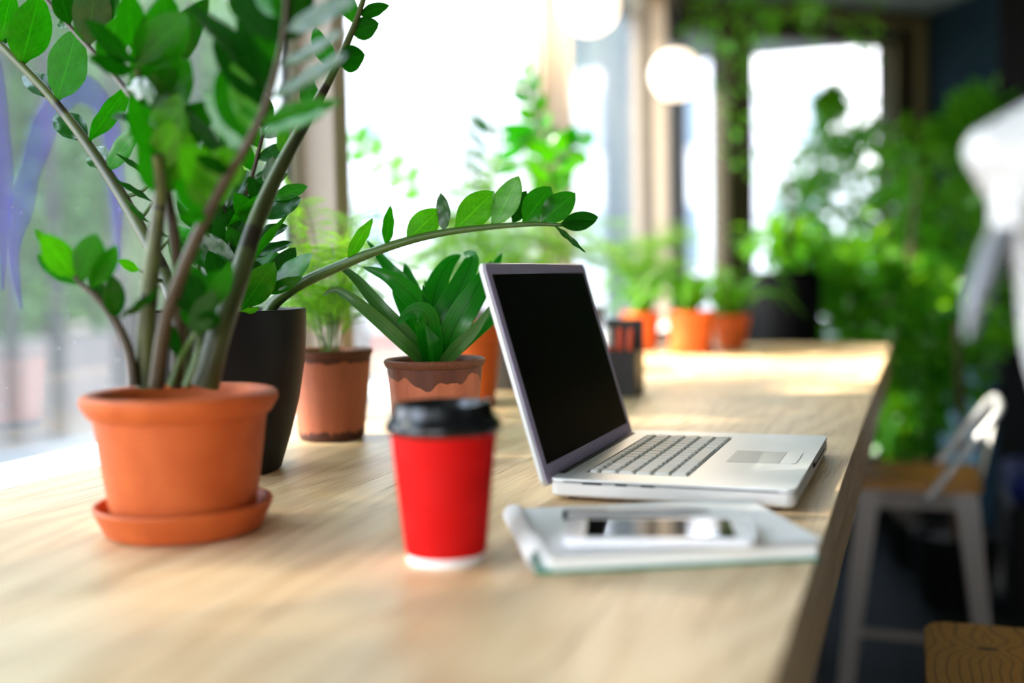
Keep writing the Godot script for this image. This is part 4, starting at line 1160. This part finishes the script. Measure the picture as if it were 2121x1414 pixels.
	for d in [[545, 612, 1.30, 528, 540, 1.3, 40, 10, 0], [548, 600, 1.3, 612, 512, 1.31, 46, 10, 0], [548, 604, 1.3, 654, 528, 1.28, 46, -30, 1], [545, 610, 1.3, 628, 570, 1.28, 28, 20, 1], [500, 640, 1.28, 570, 540, 1.26, 64, 5, 1], [495, 625, 1.28, 470, 540, 1.27, 50, 20, 1], [490, 655, 1.26, 538, 632, 1.24, 16, 50, 2], [470, 600, 1.28, 430, 520, 1.28, 44, 20, 0], [480, 560, 1.3, 420, 480, 1.3, 50, -10, 0], [500, 560, 1.3, 590, 440, 1.3, 20, 50, 1], [470, 470, 1.32, 558, 385, 1.3, 22, 50, 1]]:
		leaf_px(s10, pb, d)
	for d in [[430, 560, 1.3, 395, 480, 1.3, 40, 0, 0], [440, 520, 1.32, 500, 430, 1.33, 56, 10, 0], [450, 470, 1.33, 420, 400, 1.34, 44, 0, 0], [380, 560, 1.24, 350, 490, 1.22, 28, 20, 1]]:
		leaf_px(s10, pb, d)

# ------------------------------------------------------------------ cup, laptop, notebook
func build_desk_things() -> void:
	build_cup()
	build_laptop()
	build_notebook()
	build_lamp()

func build_cup() -> void:
	var p := ground_center(925, 1177, 0.031)
	var c := thing("paper_cup", "red ripple paper coffee cup with a black plastic lid", "cup", p)
	var h := 0.108
	part(c, "base_ring", lathe([Vector2(0.001, 0.003), Vector2(0.0285, 0.003), Vector2(0.0290, 0.0), Vector2(0.0312, 0.0), Vector2(0.0320, 0.009)], 72), M.paper)
	# rippled sleeve
	var b := MB.new()
	var rows := []
	var ns := 288
	for i in 41:
		var s := i / 40.0
		var y := lerpf(0.0065, h, s)
		var r0 := lerpf(0.0323, 0.0428, s)
		var row := PackedVector3Array()
		for j in ns + 1:
			var a := TAU * (j % ns) / ns
			var k := sin(64.0 * a + 5.5 * sin(s * 11.0)) * 0.00045
			var r := r0 + (k if s > 0.02 and s < 0.99 else -0.0003)
			row.append(Vector3(cos(a) * r, y, sin(a) * r))
		rows.append(row)
	b.grid(rows, true)
	part(c, "sleeve", b.mesh(), M.red)
	# lid: snap ring, wall, recessed top with a raised drinking spout
	var lid := part(c, "lid", lathe([Vector2(0.0425, h - 0.004), Vector2(0.0448, h - 0.004), Vector2(0.0466, h - 0.002), Vector2(0.0470, h + 0.001), Vector2(0.0462, h + 0.004), Vector2(0.0447, h + 0.0052), Vector2(0.0440, h + 0.0072), Vector2(0.0424, h + 0.0085), Vector2(0.0412, h + 0.0115), Vector2(0.0402, h + 0.0175), Vector2(0.0395, h + 0.0187), Vector2(0.0380, h + 0.0187), Vector2(0.0370, h + 0.0172), Vector2(0.0352, h + 0.0118), Vector2(0.0335, h + 0.0108), Vector2(0.001, h + 0.0108)], 96), M.lid_black)
	var sp := MB.new()
	rows = []
	var view := atan2(-0.16, 1.0)  # spout on the side away from the window
	for i in 9:
		var a := view + lerpf(-0.62, 0.62, i / 8.0)
		var e := 1.0 - pow(absf(i - 4) / 4.0, 3.0)
		var row := PackedVector3Array()
		for q in [[0.0402, 0.0150], [0.0398, 0.0185 + 0.0022 * e], [0.0380, 0.0195 + 0.0024 * e], [0.0330, 0.0195 + 0.0018 * e], [0.0265 + 0.004 * (1.0 - e), 0.0160 + 0.001 * e], [0.0240 + 0.006 * (1.0 - e), 0.0106]]:
			row.append(Vector3(cos(a) * q[0], h + q[1], sin(a) * q[0]))
		rows.append(row)
	sp.grid(rows)
	part(lid, "spout", sp.mesh(), M.lid_black)

func build_laptop() -> void:
	# local axes: a along the hinge (away from the camera), b from hinge to front
	var o := Vector3(-0.3506, TT, -1.0686)
	var c := thing("laptop", "open silver laptop with a black switched-off screen", "laptop", o)
	c.rotation.y = -0.0084
	var L := 0.357
	var D := 0.2435
	var y0 := 0.004
	var y1 := 0.0225
	var deck := 0.0195
	# lower case
	var base := rrect(D, L, 0.010, 5)
	for i in base.size(): base[i] += Vector2(D / 2, -L / 2)
	part(c, "case", slab(base, y0, deck, 0.0025), M.alu_matte)
	# top deck with a keyboard opening: two halves
	var wb0 := 0.026; var wb1 := 0.134; var wa0 := 0.041; var wa1 := 0.316
	var dk := MB.new()
	for half in 2:
		var poly := PackedVector2Array()
		if half == 0:
			poly = PackedVector2Array([Vector2(D / 2, 0), Vector2(D - 0.010, 0)])
			poly = PackedVector2Array()
		var rect := PackedVector2Array([Vector2(-1, -L / 2), Vector2(-1, 1), Vector2(1, 1), Vector2(1, -L / 2)]) if half == 0 else PackedVector2Array([Vector2(-1, -1), Vector2(-1, -L / 2), Vector2(1, -L / 2), Vector2(1, -1)])
		var well := PackedVector2Array([Vector2(wb0, -wa1), Vector2(wb1, -wa1), Vector2(wb1, -wa0), Vector2(wb0, -wa0)])
		for piece in Geometry2D.intersect_polygons(base, rect):
			for q in Geometry2D.clip_polygons(piece, well):
				if q.size() > 3:
					if Geometry2D.is_polygon_clockwise(q): q.reverse()
					slab_into(dk, q, deck, y1, 0.0, true)
	part(c, "deck", dk.mesh(), M.alu)
	part(c, "keyboard_well", cbox(Vector3(wb1 - wb0, 0.0006, wa1 - wa0), 0.0002, Vector3((wb0 + wb1) / 2, deck + 0.0004, -(wa0 + wa1) / 2)), M.well)
	# dark seam and slots on the near side
	part(c, "seam", cbox(Vector3(D - 0.03, 0.0009, 0.0006), 0.0001, Vector3(D / 2, deck + 0.0002, 0.0001)), M.slot)
	for s in [[0.045, 0.020, 0.0016], [0.075, 0.012, 0.0014], [0.102, 0.014, 0.0012]]:
		part(c, "port", cbox(Vector3(s[1], s[2], 0.0006), 0.0001, Vector3(s[0], deck - 0.001, 0.00015)), M.slot)
	part(c, "disc_slot", cbox(Vector3(0.0006, 0.0018, 0.13), 0.0001, Vector3(D + 0.0001, 0.013, -0.25)), M.slot)
	part(c, "latch_button", cbox(Vector3(0.0012, 0.004, 0.016), 0.0003, Vector3(D + 0.0003, 0.016, -L / 2)), M.slot)
	# keys: six rows
	var pitch := 0.0178
	var rows := [[0.0295, 0.0095, []], [0.0415, 0.0165, []], [0.0600, 0.0165, []], [0.0785, 0.0165, []], [0.0970, 0.0165, []], [0.1155, 0.0165, []]]
	var widths := [
		[1.0, 1.0, 1.0, 1.0, 1.0, 1.0, 1.0, 1.0, 1.0, 1.0, 1.0, 1.0, 1.0, 1.0, 1.0],
		[1.0, 1.0, 1.0, 1.0, 1.0, 1.0, 1.0, 1.0, 1.0, 1.0, 1.0, 1.0, 1.0, 1.5],
		[1.5, 1.0, 1.0, 1.0, 1.0, 1.0, 1.0, 1.0, 1.0, 1.0, 1.0, 1.0, 1.0, 1.0],
		[1.8, 1.0, 1.0, 1.0, 1.0, 1.0, 1.0, 1.0, 1.0, 1.0, 1.0, 1.0, 1.8],
		[2.3, 1.0, 1.0, 1.0, 1.0, 1.0, 1.0, 1.0, 1.0, 1.0, 1.0, 2.3],
		[1.0, 1.0, 1.1, 1.3, 5.0, 1.3, 1.0, 0.95, 0.95, 0.95]]
	var cache := {}
	for r in 6:
		var total := 0.0
		for w in widths[r]: total += w
		var unit := (wa1 - wa0 - 0.004) / total
		var pos := wa0 + 0.002
		for w in widths[r]:
			var kw: float = w * unit - 0.0030
			var key := "%.4f_%.4f" % [kw, rows[r][1]]
			if not cache.has(key):
				var kb := MB.new()
				slab_into(kb, rrect(rows[r][1], kw, 0.0020, 1), -0.0010, 0.0042, 0.0016, true)
				cache[key] = kb.mesh()
			part(c, "key", cache[key], M.key, at(rows[r][0] + rows[r][1] / 2, deck + 0.0008, -(pos + w * unit / 2)))
			pos += w * unit
	# trackpad and button
	part(c, "trackpad", cbox(Vector3(0.056, 0.0005, 0.078), 0.0002, Vector3(0.183, y1 + 0.0001, -L / 2)), mat(Color(0.66, 0.68, 0.67), 0.45, 0.5, 0.5))
	part(c, "trackpad_button", slab(PackedVector2Array([Vector2(0.2115, -L / 2 - 0.039), Vector2(0.224, -L / 2 - 0.039), Vector2(0.229, -L / 2 - 0.034), Vector2(0.229, -L / 2 + 0.034), Vector2(0.224, -L / 2 + 0.039), Vector2(0.2115, -L / 2 + 0.039)]), y1, y1 + 0.0007, 0.0002, true), M.alu)
	for s in [0.020, L - 0.020]:
		part(c, "foot", lathe([Vector2(0.0005, 0), Vector2(0.006, 0), Vector2(0.0065, 0.0045), Vector2(0.0005, 0.0045)], 16), M.slot, at(0.02, 0, -s))
		part(c, "foot", lathe([Vector2(0.0005, 0), Vector2(0.006, 0), Vector2(0.0065, 0.0045), Vector2(0.0005, 0.0045)], 16), M.slot, at(D - 0.02, 0, -s))
	# hinge barrel and lid
	part(c, "hinge", tube([Vector3(0.004, 0.0185, -0.03), Vector3(0.004, 0.0185, -L + 0.03)], [0.0055, 0.0055], 14), M.slot)
	var tilt := atan2(0.0635, 0.222)
	var up := Vector3(-sin(tilt), cos(tilt), 0)
	var out := Vector3(cos(tilt), sin(tilt), 0)   # screen side
	var lb := Basis(up, out, up.cross(out))       # local x = up the lid, y = screen normal, z along hinge
	var lo := Vector3(-0.0015, 0.013, 0)
	var H := 0.2385
	var lid := Node3D.new()
	lid.name = "lid"
	var lp := rrect(H, L, 0.009, 5)
	for i in lp.size(): lp[i] += Vector2(H / 2, 0)
	var zc: float = -L / 2
	var shell := part(c, "lid", slab(lp, -0.0075, -0.0012, 0.0018), M.alu, Transform3D(lb, lo + Vector3(0, 0, zc)))
	var bz := rrect(H - 0.003, L - 0.003, 0.008, 5)
	for i in bz.size(): bz[i] += Vector2(H / 2, 0)
	part(shell, "bezel", slab(bz, -0.0012, 0.0, 0.0004), M.bezel)
	part(shell, "screen", cbox(Vector3(0.2040, 0.0006, 0.3275), 0.0002, Vector3(H / 2 + 0.004, 0.0001, 0)), M.screen, Transform3D(), "black switched-off display")
	lid.free()

func build_notebook() -> void:
	var nl := on_y(1112, 1192, TT)
	var nr := on_y(1672, 1163, TT)
	var fl := on_y(1075, 1082, TT)
	var fr := on_y(1560, 1046, TT)
	var ex := (nr - nl)
	var ez := (fl - nl)
	var w := (ex.length() + (fr - fl).length()) / 2
	ex = ex.normalized()
	var dep := (ez - ex * ez.dot(ex)).length()
	ez = (ez - ex * ez.dot(ex)).normalized()
	var o := nl
	var yaw := atan2(-ex.z, ex.x)
	var nb := thing("notebook", "open spiral notebook with white pages and a green back cover", "notebook", o)
	nb.rotation.y = yaw
	# local: +x along the near edge, -z away
	part(nb, "cover", slab(PackedVector2Array([Vector2(0, -dep), Vector2(w, -dep), Vector2(w, 0), Vector2(0, 0)]), 0.0003, 0.0022, 0.0004, true), M.teal)
	part(nb, "page_block", slab(PackedVector2Array([Vector2(0.012, -dep + 0.004), Vector2(w - 0.002, -dep + 0.004), Vector2(w - 0.002, -0.003), Vector2(0.012, -0.003)]), 0.0023, 0.0125, 0.0003, true), M.page_edge)
	# loose top sheets, gently waved
	for k in 4:
		var b := MB.new()
		var rows := []
		for i in 13:
			var row := PackedVector3Array()
			for j in 9:
				var x := lerpf(0.009, w - 0.001 + 0.0015 * k, i / 12.0)
				var zz := lerpf(-0.003, -dep + 0.004, j / 8.0)
				row.append(Vector3(x, 0.0128 + 0.0004 * k + 0.0006 * sin(i * 0.7 + k) * (i / 12.0) + 0.0022 * pow(i / 12.0, 3.0) * k / 3.0 * (1.0 - j / 10.0), zz))
			rows.append(row)
		b.grid(rows)
		part(nb, "page", b.mesh(), M.paper)
	for k in 24:
		var z := -0.010 - (dep - 0.02) * k / 23.0
		var c := []
		for j in 11:
			var a := TAU * j / 10.0
			c.append(Vector3(0.004 + cos(a) * 0.0095, 0.0098 + sin(a) * 0.0088, z))
		part(nb, "spiral_ring", tube(c, same(0.0010, c.size()), 5), M.paper)
	# phone
	var py := TT + 0.0152
	var pa := on_y(1166, 1134, py)
	var pe := on_y(1574, 1136, py)
	var ph := thing("smartphone", "white smartphone lying screen up on the notebook", "phone", Vector3(0, 0, 0))
	var px := (pe - pa)
	var pl := px.length()
	px = px.normalized()
	var pw := pl * 0.49
	ph.position = pa + Vector3(0, 0.0003, 0)
	ph.rotation.y = atan2(-px.z, px.x)
	var body := rrect(pl, pw, 0.012, 5)
	for i in body.size(): body[i] += Vector2(pl / 2, -pw / 2)
	part(ph, "body", slab(body, 0, 0.0070, 0.0012), M.phone_white)
	part(ph, "screen", cbox(Vector3(pl * 0.775, 0.0004, pw * 0.87), 0.0001, Vector3(pl / 2, 0.0071, -pw / 2)), M.phone_screen, Transform3D(), "glossy black phone display")
	part(ph, "home_button", lathe([Vector2(0.0003, 0.0003), Vector2(0.0048, 0.0003), Vector2(0.0052, 0.0)], 20), M.phone_white, at(pl - 0.0085, 0.0070, -pw / 2))
	part(ph, "earpiece", cbox(Vector3(0.0012, 0.0003, 0.010), 0.0001, Vector3(0.009, 0.0071, -pw / 2)), M.slot)
	# pen behind the phone
	var q0 := on_y(1166, 1068, TT + 0.018)
	var q1 := on_y(1472, 1060, TT + 0.018)
	var pn := thing("ballpoint_pen", "silver ballpoint pen with a black end lying behind the phone", "pen", q0 + Vector3(0, 0.0008, 0))
	var d := (q1 - q0)
	part(pn, "barrel", tube([d * 0.03, d * 0.75, d * 0.85, d * 0.95, d], [0.0042, 0.0042, 0.0032, 0.0016, 0.0005], 16), M.chrome)
	part(pn, "end_cap", tube([Vector3.ZERO, d * 0.03], [0.0040, 0.0044], 16), M.black)
	part(pn, "clip", cbox(Vector3(0.0022, 0.0012, 0.036), 0.0003), M.chrome, Transform3D(Basis.looking_at(d.normalized()), d * 0.16 + Vector3(0, 0.0052, 0)))

func build_lamp() -> void:
	# white floor lamp with a bent pole standing close by on the room side
	var t := 0.64
	var foot := pt(2240, 1100, t)
	foot.y = 0
	var f := thing("floor_lamp", "white metal floor lamp with a cone shade above the stools", "lamp", foot)
	var b := f.position
	part(f, "base", lathe([Vector2(0.001, 0), Vector2(0.10, 0), Vector2(0.10, 0.012), Vector2(0.02, 0.022), Vector2(0.001, 0.022)], 32), M.white_metal)
	var joint := pt(2098, 440, t)
	var c := smooth_path([Vector3(0, 0.02, 0), Vector3(0, 0.5, 0), Vector3(0, 0.95, 0), pt(2196, 950, t) - b, pt(2144, 720, t) - b, pt(2126, 560, t) - b, joint - b], 6)
	part(f, "pole", tube(c, same(0.006, c.size()), 12), M.white_metal)
	part(f, "handle", tube([joint - b, pt(2060, 520, t) - b, pt(2022, 620, t) - b, pt(2008, 700, t) - b], [0.007, 0.008, 0.007, 0.003], 12), M.grey_metal)
	part(f, "joint", lathe([Vector2(0.0005, -0.010), Vector2(0.012, -0.008), Vector2(0.012, 0.008), Vector2(0.0005, 0.010)], 16), M.white_metal, Transform3D(Basis(), joint - b))
	# cone shade: tip to the left, mouth to the right
	var tip := pt(2014, 304, t)
	var mouth := pt(2190, 345, t + 0.015)
	var ax := (mouth - tip).normalized()
	var sd := ax.cross(Vector3.UP).normalized()
	var bs := Basis(sd, ax, sd.cross(ax))
	part(f, "shade", lathe([Vector2(0.0005, 0), Vector2(0.007, 0.0008), Vector2(0.011, 0.003), Vector2(0.044, 0.048), Vector2(0.042, 0.0485), Vector2(0.010, 0.005), Vector2(0.0005, 0.003)], 40), M.white_metal, Transform3D(bs, tip - b))
	part(f, "neck", tube([joint - b, tip + ax * 0.02 - b], [0.008, 0.008], 10), M.white_metal)

# ------------------------------------------------------------------ stools
func make_stool(label: String, at_: Vector3) -> Node3D:
	# at_: centre of the seat on the floor; back rest on +x
	var s := thing("bar_stool", label, "bar stool", at_)
	var sh := TT - 0.297
	var w := 0.30
	var sb := MB.new()
	slab_into(sb, rrect(w, w, 0.035, 6), sh - 0.024, sh, 0.003)
	for i in sb.v.size(): sb.uv[i] = Vector2(0.5 + sb.v[i].x / w, 0.5 - sb.v[i].z / w)
	part(s, "seat", sb.mesh(), M.seat)
	var ay := sh - 0.025
	# apron
	for k in 4:
		var bs := Basis(Vector3.UP, PI / 2 * k)
		part(s, "apron", cbox(Vector3(0.25, 0.045, 0.004), 0.001, Vector3(0, 0, 0.137)), M.stool_metal, Transform3D(bs, Vector3(0, ay - 0.023, 0)))
	# legs of folded sheet, splayed, and a ring of foot rails
	for k in 4:
		var sx: float = [1, 1, -1, -1][k]
		var sz: float = [1, -1, 1, -1][k]
		var top := Vector3(sx * 0.128, ay, sz * 0.128)
		var foot := Vector3(sx * 0.20, 0.004, sz * 0.20)
		var lg := MB.new()
		for side in 2:
			# two flanges meeting at the outer corner
			var e := Vector3(-sx, 0, 0) if side == 0 else Vector3(0, 0, -sz)
			var nrm := Vector3(0, 0, sz) if side == 0 else Vector3(sx, 0, 0)
			var a0 := top + nrm * 0.012 + Vector3(sx, 0, 0) * 0.012 * (1 - side) + Vector3(0, 0, sz) * 0.012 * side
			var a1 := a0 + e * 0.055
			var f0 := foot
			var f1 := foot + e * 0.030
			for th in [0.0, -0.003]:
				lg.quad_flat(a0 + nrm * th, a1 + nrm * th, f1 + nrm * th, f0 + nrm * th)
			lg.quad_flat(a1, a1 - nrm * 0.003, f1 - nrm * 0.003, f1)
			lg.quad_flat(f0, f1, f1 - nrm * 0.003, f0 - nrm * 0.003)
		part(s, "leg", lg.mesh(), M.stool_metal)
		part(s, "foot_cap", cbox(Vector3(0.03, 0.008, 0.03), 0.002, foot + Vector3(-sx * 0.012, 0.0, -sz * 0.012)), M.black)
	var fy := 0.30
	var fr := 0.166
	for k in [0, 1, 3]:
		var bs := Basis(Vector3.UP, PI / 2 * k)
		part(s, "foot_rail", cbox(Vector3(fr * 2 - 0.02, 0.022, 0.004), 0.001, Vector3(0, fy, fr - 0.008)), M.stool_metal, Transform3D(bs))
	# low back: bent tube from seat side up to the back and down again, with a sheet splat
	var c := smooth_path([Vector3(0.02, ay - 0.02, 0.146), Vector3(0.05, ay + 0.02, 0.15), Vector3(0.16, ay + 0.17, 0.15), Vector3(0.185, ay + 0.205, 0.125), Vector3(0.19, ay + 0.212, 0.05), Vector3(0.19, ay + 0.212, -0.05), Vector3(0.185, ay + 0.205, -0.125), Vector3(0.16, ay + 0.17, -0.15), Vector3(0.05, ay + 0.02, -0.15), Vector3(0.02, ay - 0.02, -0.146)], 5)
	part(s, "back_tube", tube(c, same(0.0095, c.size()), 10), M.white_metal)
	part(s, "back_splat", cbox(Vector3(0.003, 0.235, 0.10), 0.001), M.white_metal, Transform3D(Basis(Vector3.BACK, -0.20), Vector3(0.166, ay + 0.09, 0)))
	for z in [-0.142, 0.142]:
		part(s, "bolt", lathe([Vector2(0.0005, 0.006), Vector2(0.007, 0.005), Vector2(0.009, 0.0), Vector2(0.0005, 0.0)], 12), M.grey_metal, Transform3D(Basis(Vector3.RIGHT, PI / 2 * signf(z)), Vector3(0.022, ay - 0.02, z + 0.012 * signf(z))))
	return s

func build_stools() -> void:
	make_stool("white metal bar stool with wooden seat tucked at the counter end", Vector3(0.0, 0.001, -3.03))
	make_stool("wooden seated bar stool with a knot in its seat pulled out", Vector3(0.16, 0.001, -1.60))
